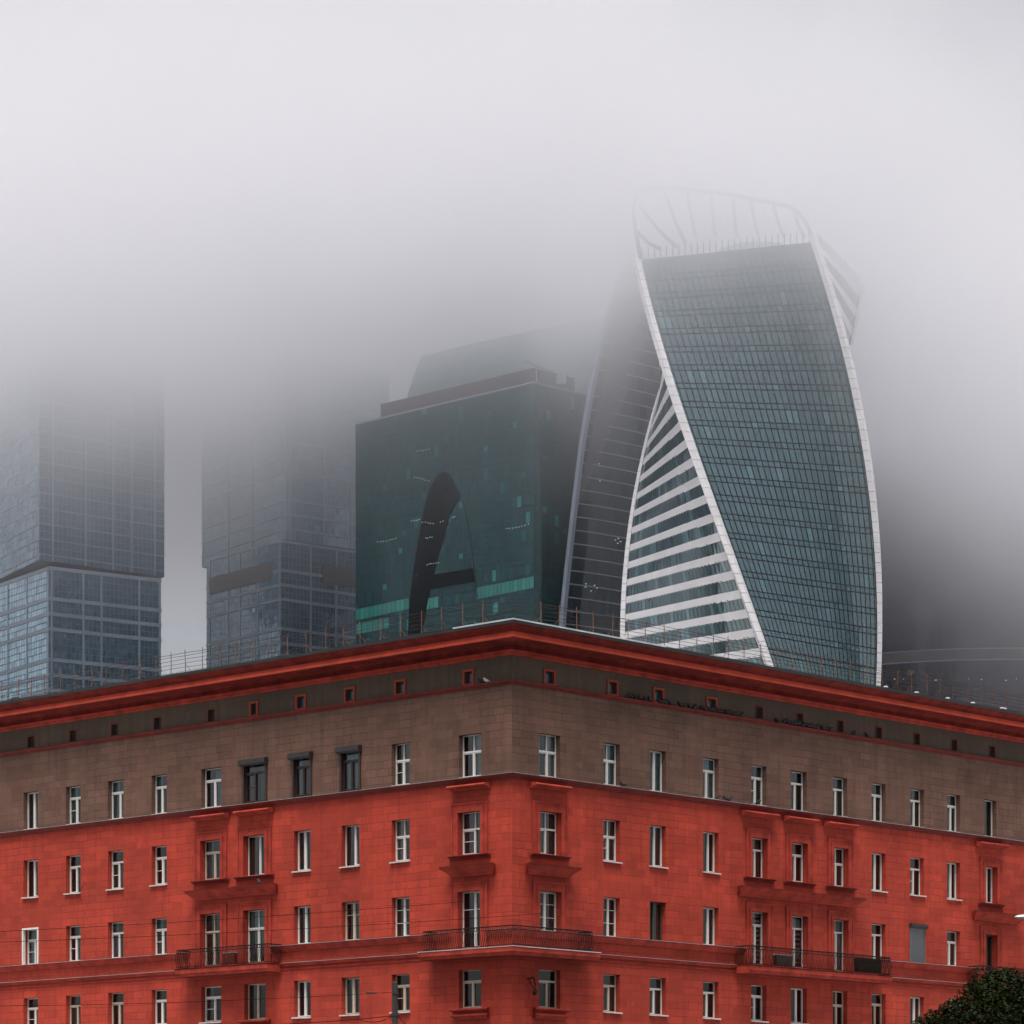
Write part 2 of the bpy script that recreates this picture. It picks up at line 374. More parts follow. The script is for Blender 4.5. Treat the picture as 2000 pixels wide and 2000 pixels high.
SMAX = 62.0
COLS = {'L': [(46, 74), (128.6, 157.4), (210.7, 241), (296, 325.6), (393, 432), (477, 519), (574, 606.6), (667, 702), (765, 800), (896, 940)],
        'R': [(1052.5, 1094.5), (1178.6, 1211), (1269, 1301), (1373.4, 1403.7), (1467.4, 1497), (1545, 1576), (1626.8, 1655), (1702.6, 1730), (1778, 1805), (1850, 1875.5), (1923, 1946)]}
SPAN = {f: [tuple(sorted((s_of(f, a), s_of(f, b)))) for a, b in COLS[f]] for f in COLS}
ROWS = [(19.70, 21.53), (16.37, 18.19), (13.05, 14.78), (9.77, 11.41)]
ATT = {'L': [52, 134, 215.6, 299, 404, 488, 578, 673, 771, 905], 'R': [1061, 1185, 1275, 1378.6, 1473.6, 1554, 1633, 1708, 1783, 1856, 1930]}
ATTW = {'L': [68.6, 150.6, 232, 316, 420.5, 505, 599, 694, 793, 926.5], 'R': [1084, 1206.5, 1296, 1400, 1491.7, 1570, 1649, 1724, 1798, 1871, 1945]}

# kinds: T transom over two sashes, X cross, V two tall sashes, B barred, D maroon with shutter box, S shut roller shutter
KIND = {'L': ['VTTTTDDDXX', 'VTTTTVVVXX', 'TTTTXXVCBB', 'TTTTTVVVTT'],
        'R': ['XXVTTTTTTTW', 'XXVVTTXVTVV', 'BBVVTTTTSTV', 'TTTTTVXTVTT']}
FRM = {'L': ['wwwwwmmmww', 'wwwwcwwwww', 'wwwwcwwcww', 'wccwwcwccc'], 'R': ['wwwwwwwwwww', 'wwwwwwwwwww', 'wwdwwwwwgwd', 'ccwwwwccwww']}
CUR = {'L': ['bttttbttbw', '..b.tbbbwb', 'ttttbtbtb.', '.b.bbb.t..'], 'R': ['wtttb.bbbb.', 'bbb.b.b....', 'b.bbssw..b.', '.bb.....b..']}
CURM = {'t': 'curt_t', 'w': 'curt_w', 'b': 'curt_b'}
DOORS = {('L', 2, 4), ('L', 2, 5), ('L', 2, 9), ('R', 2, 4), ('R', 2, 5), ('R', 2, 6), ('R', 2, 10)}
SURR = {'L': [4, 5, 9], 'R': [0, 4, 5, 6, 10]}
Z_FLOOR = 12.24

def opening(f, r, c):
    s0, s1 = SPAN[f][c]; z0, z1 = ROWS[r]
    if (f, r, c) in DOORS: z0 = Z_FLOOR + 0.12
    if f == 'R' and r == 2 and c == 8: z1 += 0.05
    return s0, s1, z0, z1
OPEN = {f: {(r, c): opening(f, r, c) for r in range(4) for c in range(len(COLS[f]))} for f in COLS}
AOPEN = {f: [(min(s_of(f, a), s_of(f, b)) + .10, max(s_of(f, a), s_of(f, b)) - .10, 23.70, 24.22) for a, b in zip(ATT[f], ATTW[f])] for f in ATT}

def wall_band(name, mat, z0, z1, holes, depth=0.36):
    mb = MB()
    for f in 'LR':
        hs = [h for h in holes[f] if h[3] > z0 and h[2] < z1]
        xs = sorted({0.0, SMAX, *[h[0] for h in hs], *[h[1] for h in hs]}); zs = sorted({z0, z1, *[max(z0, h[2]) for h in hs], *[min(z1, h[3]) for h in hs]})
        off = 0 if f == 'L' else 40.3
        def q(a, b, c, d):
            return [BP(f, *t) for t in (a, b, c, d)]
        for i in range(len(xs) - 1):
            # merge vertically where free
            for j in range(len(zs) - 1):
                xm, zm = (xs[i] + xs[i + 1]) / 2, (zs[j] + zs[j + 1]) / 2
                if any(h[0] < xm < h[1] and h[2] < zm < h[3] for h in hs): continue
                a, b, c, d = xs[i], xs[i + 1], zs[j], zs[j + 1]
                pts = q((a, 0, c), (b, 0, c), (b, 0, d), (a, 0, d)); uv = [(a + off, c), (b + off, c), (b + off, d), (a + off, d)]
                if f == 'L': pts.reverse(); uv.reverse()
                mb.face(pts, 0, uv)
        for s0, s1, a, b in hs:
            a, b = max(a, z0), min(b, z1)
            for (sa, za, sb, zb_) in ((s0, a, s0, b), (s0, b, s1, b), (s1, b, s1, a), (s1, a, s0, a)):
                mb.face(q((sa, 0, za), (sb, 0, zb_), (sb, -depth, zb_), (sa, -depth, za)), 0, [(sa + off, za), (sb + off, zb_), (sb + off + depth, zb_), (sa + off + depth, za)])
    return mb.build(name, mat, BLD)
allh = {f: list(OPEN[f].values()) for f in OPEN}
ZB, ZA, ZC = 19.56, 23.52, 24.75
tag(wall_band('wall', M['red'], 0.0, ZB, allh), 'red painted wall scribed into blocks')
tag(wall_band('wall', M['brown'], ZB, ZA, allh), 'brown block wall of the top storey')
tag(wall_band('wall', M['attic'], ZA, ZC + .3, {f: AOPEN[f] for f in 'LR'}, 0.2), 'plain brown attic wall')

def course(name, prof, mat, s0L=SMAX, s0R=SMAX, mats=None, mis=None):
    """a moulding run round the corner; prof: closed list of (projection, z)"""
    secs = [[BP('L', s0L, p, z) for p, z in prof], [Vector((*(nL * p + nR * p).to_2d(), z)) for p, z in prof], [BP('R', s0R, p, z) for p, z in prof]]
    mb = MB(); mb.sweep(secs, 0, True, mis); return mb.build(name, mats or mat, BLD)
B_ = -0.15
# crowning cornice: base moulding, deep cove with shade painted in, bright sloped fascia, flaring gutter moulding
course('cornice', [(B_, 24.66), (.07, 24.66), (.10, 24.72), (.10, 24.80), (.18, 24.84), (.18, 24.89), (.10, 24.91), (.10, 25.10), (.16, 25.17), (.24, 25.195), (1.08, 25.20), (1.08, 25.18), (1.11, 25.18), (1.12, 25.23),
                   (1.02, 25.44), (.98, 25.45), (.98, 25.49), (1.02, 25.52), (1.02, 25.56), (1.10, 25.62), (1.22, 25.68), (1.25, 25.73), (1.25, 25.755), (B_, 25.84)], None, SMAX, SMAX, [M['trim'], M['fascia'], M['shade_red'], M['gutter']], [0, 0, 0, 0, 0, 0, 2, 2, 2, 2, 2, 2, 1, 1, 1, 3, 3, 3, 3, 3, 3, 3, 3, 3])
course('roof_edge', [(B_, 25.842), (1.29, 25.760), (1.30, 25.73), (1.315, 25.73), (1.325, 25.87), (1.25, 25.885), (B_, 25.93)], M['roof'])
course('string_course', [(B_, 23.44), (.05, 23.44), (.06, 23.50), (.13, 23.53), (.15, 23.57), (.15, 23.61), (B_, 23.63)], M['trimdark'])
course('string_course', [(B_, 19.43), (.05, 19.43), (.07, 19.50), (.14, 19.53), (.20, 19.60), (.20, 19.645), (.02, 19.66), (B_, 19.66)], M['trimdark'])
course('drip_edge', [(.0, 19.664), (.21, 19.652), (.225, 19.635), (.23, 19.66), (.0, 19.69)], M['drip'])

def course_piece(name, prof, mat, f, s0, s1):
    mb = MB(); mb.sweep([[BP(f, s0, p, z) for p, z in prof], [BP(f, s1, p, z) for p, z in prof]]); return mb.build(name, mat, BLD)
# balcony-level double moulding, interrupted by the balconies
BALC = [('L', None, 4.72), ('L', 14.31, 20.64), ('R', 14.88, 25.65), ('R', 33.1, 38.6)]
UP = [(B_, 12.74), (.06, 12.76), (.08, 12.82), (.20, 12.95), (.24, 12.98), (.24, 13.03), (B_, 13.05)]
UPD = [(.0, 13.052), (.25, 13.035), (.265, 13.02), (.27, 13.045), (.0, 13.07)]
LO = [(B_, 12.08), (.05, 12.10), (.10, 12.17), (.16, 12.19), (.16, 12.235), (B_, 12.25)]
LOD = [(.0, 12.252), (.17, 12.24), (.18, 12.225), (.185, 12.245), (.0, 12.27)]
LIN = [(B_, 11.93), (.05, 11.94), (.05, 12.00), (B_, 12.01)]
def spans(f, gaps):
    a, out = 0.0, []
    for g0, g1 in sorted(gaps): out.append((a, g0)); a = g1
    out.append((a, SMAX)); return [x for x in out if x[1] - x[0] > .05]
# upper moulding stops at the balcony door panels only
doorp = {'L': [(SPAN['L'][9][0] - .42, SPAN['L'][9][1] + .42), (SPAN['L'][5][0] - .5, SPAN['L'][4][1] + .9)],
         'R': [(SPAN['R'][4][0] - .6, SPAN['R'][6][1] + 2.35), (SPAN['R'][10][0] - .6, SPAN['R'][10][1] + .6)]}
for f in 'LR':
    for k, (a, b) in enumerate(spans(f, doorp[f])):
        if k == 0: continue
        course_piece('sill_moulding', UP, M['trim'], f, a, b); course_piece('drip_edge', UPD, M['drip'], f, a, b)
aL, aR = spans('L', doorp['L'])[0][1], spans('R', doorp['R'])[0][1]
course('sill_moulding', UP, M['trim'], aL, aR); course('drip_edge', UPD, M['drip'], aL, aR)
bgap = {'L': [(0, 4.72), (14.31, 20.64)], 'R': [(0, 4.64), (14.88, 25.65), (33.1, 38.6)]}
for f in 'LR':
    for a, b in spans(f, bgap[f]):
        course_piece('floor_moulding', LO, M['trim'], f, a, b); course_piece('drip_edge', LOD, M['drip'], f, a, b)
        course_piece('string_course', LIN, M['trim'], f, a, b)

# ---------------- hoods, shelves, window surrounds
def shelf_piece(name, f, s0, s1, prof, mat, ret=True):
    """moulding piece with mitred returns at both ends; prof: (p,z) closed, first and last on the wall"""
    mb = MB(); pm = max(p for p, z in prof)
    mb.sweep([[BP(f, s0 + (pm - max(p, 0)) * (1 if ret else 0), p, z) for p, z in prof], [BP(f, s1 - (pm - max(p, 0)) * (1 if ret else 0), p, z) for p, z in prof]])
    return mb.build(name, mat, BLD)
HOOD = [(B_, 15.42), (.18, 15.42), (.20, 15.50), (.26, 15.54), (.30, 15.60), (.44, 15.72), (.52, 15.78), (.52, 15.845), (B_, 15.88)]
SHELF = [(B_, 19.12), (.16, 19.12), (.20, 19.18), (.40, 19.22), (.44, 19.27), (.38, 19.33), (.15, 19.37), (B_, 19.38)]
SILLH = [(B_, 9.27), (.16, 9.28), (.20, 9.36), (.34, 9.42), (.34, 9.48), (.18, 9.50), (.18, 9.58), (.30, 9.64), (.42, 9.68), (.42, 9.73), (B_, 9.755)]
def pxs(f, a, b, p): return tuple(sorted((s_of(f, a, p), s_of(f, b, p))))
for f, a, b in (('L', 858, 965), ('R', 1031, 1135), ('L', 360, 538), ('R', 1446, 1691), ('R', 1906, 2008)):
    s0, s1 = pxs(f, a, b, .5); shelf_piece('hood', f, s0, s1, HOOD, M['trim'])
    shelf_piece('drip_edge', f, s0 - .02, s1 + .02, [(0.0, 15.882), (.53, 15.85), (.545, 15.83), (.55, 15.86), (0.0, 15.90)], M['trimdark'])
for f, a, b in (('L', 872, 946), ('R', 1047, 1118), ('L', 371, 437), ('L', 455, 523), ('R', 1459, 1523), ('R', 1541, 1601), ('R', 1620, 1678), ('R', 1917, 1970)):
    s0, s1 = pxs(f, a, b, .4); shelf_piece('shelf', f, s0, s1, SHELF, M['trim'], False)
for f, a, b in (('L', 871, 952), ('R', 1046, 1120), ('L', 457, 525)):
    s0, s1 = pxs(f, a, b, .4); shelf_piece('sill_hood', f, s0, s1, SILLH, M['trim'])
def surround(f, s0, s1, z0, z1, name='surround'):
    """stepped architrave on three sides"""
    mb = MB()
    for wd, p in ((.17, .085), (.33, .045)):
        i = 0.0 if wd == .17 else .17
        x = SX[f]
        for a, b, c, d in ((s0 - wd, s0 - i, z0, z1 + wd), (s1 + i, s1 + wd, z0, z1 + wd), (s0 - i, s1 + i, z1 + i, z1 + wd)):
            pts = [BP(f, s, q, z) for z in (c, d) for s, q in ((a, -.02), (b, -.02), (b, p), (a, p))]
            mb.hexa(pts)
    for a, b in ((s0 - .41, s0 - .33), (s1 + .33, s1 + .41)):
        mb.hexa([BP(f, s, q, z) for z in (z0, z1 + .41) for s, q in ((a, -.02), (b, -.02), (b, .07), (a, .07))])
    mb.hexa([BP(f, s, q, z) for z in (z1 + .33, z1 + .41) for s, q in ((s0 - .33, -.02), (s1 + .33, -.02), (s1 + .33, .071), (s0 - .33, .071))])
    return mb.build(name, M['trim'], BLD)
for f in 'LR':
    for c in SURR[f]:
        s0, s1, z0, z1 = OPEN[f][(1, c)]; surround(f, s0, s1, z0 - .04, z1)
        shelf_piece('sill', f, s0 - .58, s1 + .5, [(B_, z0 - .20), (.04, z0 - .20), (.08, z0 - .12), (.20, z0 - .09), (.22, z0 - .05), (B_, z0 - .03)], M['trimdark'], False)
        s0, s1, z0, z1 = OPEN[f][(2, c)]; surround(f, s0, s1, (Z_FLOOR if (f, 2, c) in DOORS else 13.07), z1)

# ---------------- windows
FM = {'w': 'white', 'c': 'cream', 'm': 'maroon', 'd': 'darkwood', 'g': 'greyshutter'}
def build_window(f, r, c):
    s0, s1, z0, z1 = OPEN[f][(r, c)]
    kind, fk, cu = KIND[f][r][c], FRM[f][r][c], CUR[f][r][c]
    rr = random.Random(hash((f == 'L', r, c)) & 0xffff)
    wd, h = s1 - s0, z1 - z0; hw = wd / 2; dp = -0.285
    if kind == 'D': dp = -0.13
    fm = M[FM[fk]]; door = (f, r, c) in DOORS
    if kind == 'S':                                   # closed roller shutter
        mb = MB(); n = 26
        for k in range(n):
            a, b = h * k / n, h * (k + 1) / n
            mb.hexa([(-hw, -.04, a), (hw, -.04, a), (hw, .0, a), (-hw, .0, a), (-hw, -.04, b - .012), (hw, -.04, b - .012), (hw, .012, b - .012), (-hw, .012, b - .012)])
        mb.box(-hw - .05, -hw, -.05, .03, 0, h); mb.box(hw, hw + .05, -.05, .03, 0, h); mb.box(-hw, hw, -.06, -.045, 0, h)
        o = put(mb.build('roller_shutter', M['greyshutter']), f, (s0 + s1) / 2, 0, z0); tag(o, 'closed grey roller shutter')
        b2 = MB(); b2.box(-hw - .1, hw + .1, .005, .16, h - .1, h + .12); b2.box(-hw - .1, hw + .1, .16, .20, h - .02, h + .10)
        b2.build('shutter_box', M['shutter'], o); return
    mb = MB()
    ft = 0.036 if fk != 'm' else .06
    def bar(x0, x1, a, b, y0=dp - .035, y1=dp + .035): mb.box(x0, x1, y0, y1, a, b)
    # outer frame
    bar(-hw, -hw + ft, 0, h); bar(hw - ft, hw, 0, h); bar(-hw + ft, hw - ft, 0, ft * 1.2); bar(-hw + ft, hw - ft, h - ft, h)
    iw0, iw1 = -hw + ft, hw - ft
    mx = rr.choice((-.06, .0, .04, .0)) * wd
    th = {'X': .60, 'T': .70, 'D': .74}.get(kind)
    if door: th = th + .06 if th else None
    mw = .029
    def sash(x0, x1, a, b, t=.031):
        y0, y1 = dp - .02, dp + .05
        mb.box(x0, x0 + t, y0, y1, a, b); mb.box(x1 - t, x1, y0, y1, a, b); mb.box(x0 + t, x1 - t, y0, y1, a, a + t); mb.box(x0 + t, x1 - t, y0, y1, b - t, b)
    if kind in 'XTD':
        tz = h * th
        bar(iw0, iw1, tz - .04, tz + .04, dp - .04, dp + .06)
        bar(mx - mw, mx + mw, ft * 1.2, tz - .05, dp - .04, dp + .056)
        if kind == 'X': bar(mx - .028, mx + .028, tz + .05, h - ft)
        sash(mx + mw, iw1, ft * 1.2, tz - .05)
        if rr.random() < .55: sash(iw0, mx - mw, ft * 1.2, tz - .05)
        if rr.random() < .3: bar(mx + mw + .04, iw1 - .04, tz * .52, tz * .52 + .025)
    elif kind in 'VCB':
        bar(mx - mw * 1.2, mx + mw * 1.2, ft * 1.2, h - ft, dp - .04, dp + .06)
        sash(iw0, mx - mw * 1.2, ft * 1.2, h - ft)
        if rr.random() < .5: sash(mx + mw * 1.2, iw1, ft * 1.2, h - ft, .03)
        if kind in 'CB':
            for k in ((.35, .68) if kind == 'B' else (.66,)):
                bar(iw0 + .04, iw1, h * k, h * k + .022, dp - .02, dp + .03)
    elif kind == 'W':
        pass
    o = put(mb.build('window' if not door else 'balcony_door', fm), f, (s0 + s1) / 2, 0, z0)
    # glass
    p = MB(); j = [rr.uniform(-.006, .006) for _ in range(4)]
    y = dp - .012
    p.face([(hw - .01, y + j[1], .01), (-hw + .01, y + j[0], .01), (-hw + .01, y + j[3], h - .01), (hw - .01, y + j[2], h - .01)])
    p.build('pane', M['glass'], o)
    # room behind
    b = MB(); e = -0.361; bk = -1.5
    X0, X1, Z0, Z1 = -hw - .25, hw + .25, -.15, h + .25
    for q in ([(X0, bk, Z0), (X1, bk, Z0), (X1, bk, Z1), (X0, bk, Z1)], [(X0, e, Z0), (X0, bk, Z0), (X0, bk, Z1), (X0, e, Z1)], [(X1, bk, Z0), (X1, e, Z0), (X1, e, Z1), (X1, bk, Z1)],
              [(X0, e, Z0), (X1, e, Z0), (X1, bk, Z0), (X0, bk, Z0)], [(X0, bk, Z1), (X1, bk, Z1), (X1, e, Z1), (X0, e, Z1)],
              [(X0, e, Z0), (-hw, e, Z0), (-hw, e, Z1), (X0, e, Z1)], [(hw, e, Z0), (X1, e, Z0), (X1, e, Z1), (hw, e, Z1)], [(-hw, e, Z0), (hw, e, Z0), (hw, e, 0), (-hw, e, 0)], [(-hw, e, h), (hw, e, h), (hw, e, Z1), (-hw, e, Z1)]): b.face(q)
    b.build('room', M['room'], o)
    # curtains
    if cu in CURM:
        cm = MB()
        for (a, bq) in rr.choice((((-hw, -.08 * wd), (.14 * wd, hw)), ((-hw, hw),), ((-hw, -.2 * wd), (.2 * wd, hw)), ((-hw, .1 * wd),))):
            n = max(6, int((bq - a) / .03)); ph = rr.random() * 6
            pr = [(a + (bq - a) * k / n, dp - .13 + .025 * math.sin(k * 1.7 + ph) + .01 * math.sin(k * .6)) for k in range(n + 1)]
            for k in range(n): cm.face([(pr[k][0], pr[k][1], .02), (pr[k + 1][0], pr[k + 1][1], .02), (pr[k + 1][0], pr[k + 1][1], h), (pr[k][0], pr[k][1], h)])
        cm.build('curtain', M[CURM[cu]], o)
    elif cu == 's':
        cm = MB(); n = 22
        for k in range(n):
            if k % 2 == 0 or rr.random() < .25: cm.face([(-hw, -.42, h * k / n), (hw, -.42, h * k / n), (hw, -.39, h * (k + 1) / n), (-hw, -.39, h * (k + 1) / n)])
        cm.build('blind', M['blind'], o)
    # sill
    if not door and kind != 'D' and not (r == 1 and c in SURR[f]):
        sm = MB(); pr = .02 if r in (0, 2) else .11
        t = .0 if r in (0, 2) else .05
        dz = .0 if r in (0, 2) else -.03
        jj = rr.uniform(-.012, .012)
        sm.hexa([(-hw - t, -.24, dz + .0), (hw + t, -.24, dz + .0), (hw + t, pr, dz - .045 + jj), (-hw - t, pr, dz - .045 - jj), (-hw - t, -.24, dz + .05), (hw + t, -.24, dz + .05), (hw + t, pr, dz + .012 + jj), (-hw - t, pr, dz + .012 - jj)])
        sm.build('sill', M['sill'], o)
    if kind == 'D':
        sb = MB(); sb.box(-hw - .17, hw + .17, .005, .20, h - .14, h + .15); sb.box(-hw - .17, hw + .17, .20, .26, h - .08, h + .11)
        sb.build('shutter_box', M['shutter'], o)
        fr = MB(); fr.box(-hw - .10, -hw + .02, -.06, .05, -.08, h - .15); fr.box(hw - .02, hw + .10, -.06, .05, -.08, h - .15); fr.box(-hw + .02, hw - .02, -.06, .05, -.08, .02)
        fr.build('guide_rail', M['maroon'], o); o['label'] = 'dark maroon framed window with roller shutter box'
    if f == 'L' and r == 2 and c == 0:
        fr = MB(); t = .07
        fr.box(-hw - t, -hw + .02, -.1, .05, -.02, h + t); fr.box(hw - .02, hw + t, -.1, .05, -.02, h + t); fr.box(-hw + .02, hw - .02, -.1, .05, h - .02, h + t)
        fr.build('casing', M['white'], o); o['label'] = 'window in a projecting white casing'
for f in 'LR':
    for r in range(4):
        for c in range(len(COLS[f])): build_window(f, r, c)

# ---------------- attic windows and vents
for f in 'LR':
    nfr = range(5, 10) if f == 'L' else range(0, 4)
    for i, (s0, s1, z0, z1) in enumerate(AOPEN[f]):
        hw, h = (s1 - s0) / 2, z1 - z0
        if i in nfr:
            mb = MB(); t = .10
            mb.box(-hw - t, -hw, -.03, .05, -.06, h + t); mb.box(hw, hw + t, -.03, .05, -.06, h + t); mb.box(-hw, hw, -.03, .05, h, h + t); mb.box(-hw, hw, -.03, .052, -.06, .0)
            o = put(mb.build('attic_window', M['orange']), f, (s0 + s1) / 2, 0, z0)
            fr = MB(); q = .09
            fr.box(-hw, -hw + q, -.17, -.11, 0, h); fr.box(hw - q, hw, -.17, -.11, 0, h); fr.box(-hw + q, hw - q, -.17, -.11, 0, q); fr.box(-hw + q, hw - q, -.17, -.11, h - q, h)
            fr.build('frame', M['maroon'], o)
            p = MB(); p.face([(hw, -.15, 0), (-hw, -.15, 0), (-hw, -.146, h), (hw, -.146, h)], 0, None, .5); p.build('pane', M['g_capd'], o)
        else:
            mb = MB()
            for k in range(7):
                a = h * k / 7; mb.hexa([(-hw, -.15, a + .05), (hw, -.15, a + .05), (hw, -.07, a), (-hw, -.07, a), (-hw, -.15, a + .07), (hw, -.15, a + .07), (hw, -.07, a + .02), (-hw, -.07, a + .02)])
            mb.box(-hw, hw, -.2, -.18, 0, h); 
            o = put(mb.build('louvre_vent', M['louvre']), f, (s0 + s1) / 2, 0, z0)
            fr = MB(); t = .05; fr.box(-hw - t, -hw, -.02, .02, -.04, h + t); fr.box(hw, hw + t, -.02, .02, -.04, h + t); fr.box(-hw, hw, -.02, .02, h, h + t)
            fr.build('frame', M['trimdark'], o)

# ---------------- balconies
def bar_wave(mb, P, z0, z1, out, r=.015):
    """belly-shaped bar; P base point, out: outward unit vector"""
    pts = []
    for k in range(7):
        t = k / 6; b = .10 * math.sin(math.pi * min(1, t * 1.25)) * (1 - t * .2) - .035 * math.sin(2 * math.pi * t)
        pts.append((P.x + out.x * b, P.y + out.y * b, z0 + (z1 - z0) * t))
    mb.tube(pts, r, 4, 0, False)
def balcony(f, s0, s1, proj=.9, rh=.85):
    prof = [(-.05, 11.86), (proj - .06, 11.86), (proj - .04, 11.98), (proj, 12.0), (proj, 12.20), (-.05, 12.24)]
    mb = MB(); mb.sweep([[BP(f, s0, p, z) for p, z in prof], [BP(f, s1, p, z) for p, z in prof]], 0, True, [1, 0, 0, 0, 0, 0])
    o = mb.build('balcony', [M['trim'], M['shade_red']], BLD)  # underside faces carry painted shade
    e = MB(); e.sweep([[BP(f, s0 - .02, p, z) for p, z in ((0, 12.242), (proj + .02, 12.205), (proj + .03, 12.225), (0, 12.262))], [BP(f, s1 + .02, p, z) for p, z in ((0, 12.242), (proj + .02, 12.205), (proj + .03, 12.225), (0, 12.262))]])
    e.build('drip_edge', M['iron'], o)
    r = MB(); q = proj - .08
    run = [(s0 + .06, 0.0, s0 + .06, q, -U[f]), (s0 + .06, q, s1 - .06, q, NN[f]), (s1 - .06, q, s1 - .06, 0.0, U[f])]
    for sa, pa, sb, pb, out in run:
        n = max(2, int(math.hypot(sb - sa, pb - pa) / .105))
        for k in range(n + 1):
            t = k / n; bar_wave(r, BP(f, sa + (sb - sa) * t, pa + (pb - pa) * t, 0), 12.25, 12.25 + rh, out)
        for zz, rad in ((12.25 + rh, .028), (12.25 + rh - .14, .016), (12.30, .016)):
            r.tube([BP(f, sa, pa, zz), BP(f, sb, pb, zz)], rad, 5)
    r.build('railing', M['iron'], o); return o
balcony('L', 14.31, 20.64); balcony('R', 14.88, 25.65); balcony('R', 33.1, 38.6)
# the corner balcony wraps both walls
pr = .9; prof = [(-.05, 11.87), (pr - .08, 11.87), (pr - .05, 11.99), (pr, 12.01), (pr, 12.20), (-.05, 12.24)]
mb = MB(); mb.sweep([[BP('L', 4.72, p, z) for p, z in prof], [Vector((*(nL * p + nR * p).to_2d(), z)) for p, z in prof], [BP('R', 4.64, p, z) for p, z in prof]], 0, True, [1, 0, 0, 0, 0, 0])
cb = tag(mb.build('balcony', [M['trim'], M['shade_red']], BLD), 'balcony wrapping the corner')
pe = [(0, 12.242), (pr + .02, 12.205), (pr + .035, 12.235), (0, 12.262)]
mb = MB(); mb.sweep([[BP('L', 4.74, p, z) for p, z in pe], [Vector((*(nL * p + nR * p).to_2d(), z)) for p, z in pe], [BP('R', 4.66, p, z) for p, z in pe]]); mb.build('drip_edge', M['zinc'], cb)
mb = MB(); q = .8
cpt = nL * q + nR * q
run = [(BP('L', 4.5, 0, 0), BP('L', 4.5, q, 0), uL), (BP('L', 4.5, q, 0), cpt, nL), (cpt, BP('R', 4.2, q, 0), nR), (BP('R', 4.2, q, 0), BP('R', 4.2, 0, 0), uR)]
for a, b, out in run:
    n = max(2, int((b - a).length / .105))
    for k in range(n + 1): bar_wave(mb, a.lerp(b, k / n), 12.25, 13.10, out)
    for zz, rad in ((13.10, .028), (12.96, .016), (12.30, .016)): mb.tube([a + Vector((0, 0, zz)), b + Vector((0, 0, zz))], rad, 5)
mb.build('railing', M['iron'], cb)

# bracket lamp under the corner balcony
mb = MB(); s = s_of('R', 1031)
mb.tube([BP('R', s, 0, 10.95), BP('R', s, .35, 11.0), BP('R', s, .42, 10.7), BP('R', s, .40, 10.4)], .035, 6); mb.ball(BP('R', s, .40, 10.35), .10, .10, .12); mb.ball(BP('R', s + .25, .2, 10.45), .08, .08, .07)
mb.tube([BP('R', s + .25, .2, 10.45), BP('R', s + .1, 0, 10.9)], .02, 5)
mb.build('wall_bracket', M['iron'], BLD)
# bent rod beside a window of the left wall
mb = MB(); sa = s_of('L', 158)
mb.tube([BP('L', sa, .02, 15.95), BP('L', sa - .25, .25, 16.35), BP('L', sa - .6, .4, 16.62), BP('L', sa - .9, .4, 16.72)], .014, 5); mb.build('wall_rod', M['trimdark'], BLD)

# ---------------- roof, snow guard railing
mb = MB()
c_in = (nL + nR) * 0.9
eL, eR = BP('L', SMAX, .9, 25.91), BP('R', SMAX, .9, 25.91)
ridge = -(nL + nR) * 9
rL, rR = BP('L', SMAX, -9, 26.75), BP('R', SMAX, -9, 26.75)
bL, bR = BP('L', SMAX, -18, 25.88), BP('R', SMAX, -18, 25.88); bc = -(nL + nR) * 18
cc = Vector((c_in.x, c_in.y, 25.91)); rg = Vector((ridge.x, ridge.y, 26.75)); bcc = Vector((bc.x, bc.y, 25.88))
mb.face([eL, cc, rg, rL]); mb.face([cc, eR, rR, rg]); mb.face([rL, rg, bcc, bL]); mb.face([rg, rR, bR, bcc])
for q in ((bL, bcc), (bcc, bR)): mb.face([q[0], q[1], Vector((q[1].x, q[1].y, 0)), Vector((q[0].x, q[0].y, 0))])
for f, e, b in (('L', eL, bL), ('R', eR, bR)):
    w0 = BP(f, SMAX, 0, 0); mb.face([(w0.x, w0.y, 0), (b.x, b.y, 0), b, (w0.x, w0.y, 25.8)])
mb.build('roof', M['roof'], BLD)
mb = MB()
pe = [(.5, 25.915), (1.32, 25.88), (1.335, 25.85), (1.35, 25.91), (.5, 25.955)]
mb.sweep([[BP('L', 2.2, p, z) for p, z in pe], [Vector((*(nL * p + nR * p).to_2d(), z)) for p, z in pe], [BP('R', 8.5, p, z) for p, z in pe]])
tag(mb.build('roof_flashing', M['zinc'], BLD), 'pale metal flashing round the roof corner')

post_me = None
for f, n in (('L', 42), ('R', 46)):
    rl = MB(); PR = .80
    rnd = random.Random(5 if f == 'L' else 9)
    ss = []; s = .95
    while s < 47: ss.append(s); s += rnd.uniform(1.02, 1.30)
    ss = [-(-PR) * 0 + x for x in ss]
    zz = [.10, .28, .46, .64, .82, .94]
    start = (nL + nR) * PR
    for k, dz in enumerate(zz):
        pts = [Vector((start.x, start.y, 25.93 + dz))]
        for s in ss:
            P = BP(f, s, PR, 25.93 + dz + rnd.uniform(-.018, .018)); pts.append(P)
        rl.tube(pts, .009 if k < 5 else .011, 4)
    ro = rl.build('roof_railing', M['wire'], BLD)
    for s in ss:
        h = rnd.uniform(.98, 1.10); ti = rnd.uniform(-.035, .035)
        p = MB()
        p.tube([(0, 0, -.06), (ti * .5, 0, h * .5), (ti, rnd.uniform(-.03, .03), h)], .019, 5)
        if rnd.random() < .6: p.tube([(.0, -.02, .42), (-.28 * (1 if f == 'L' else -1), -.18, -.02)], .010, 4)
        o = p.build('post', M['rust'], ro); o.location = BP(f, s, PR, 25.93); o.rotation_euler.z = ANG[f]

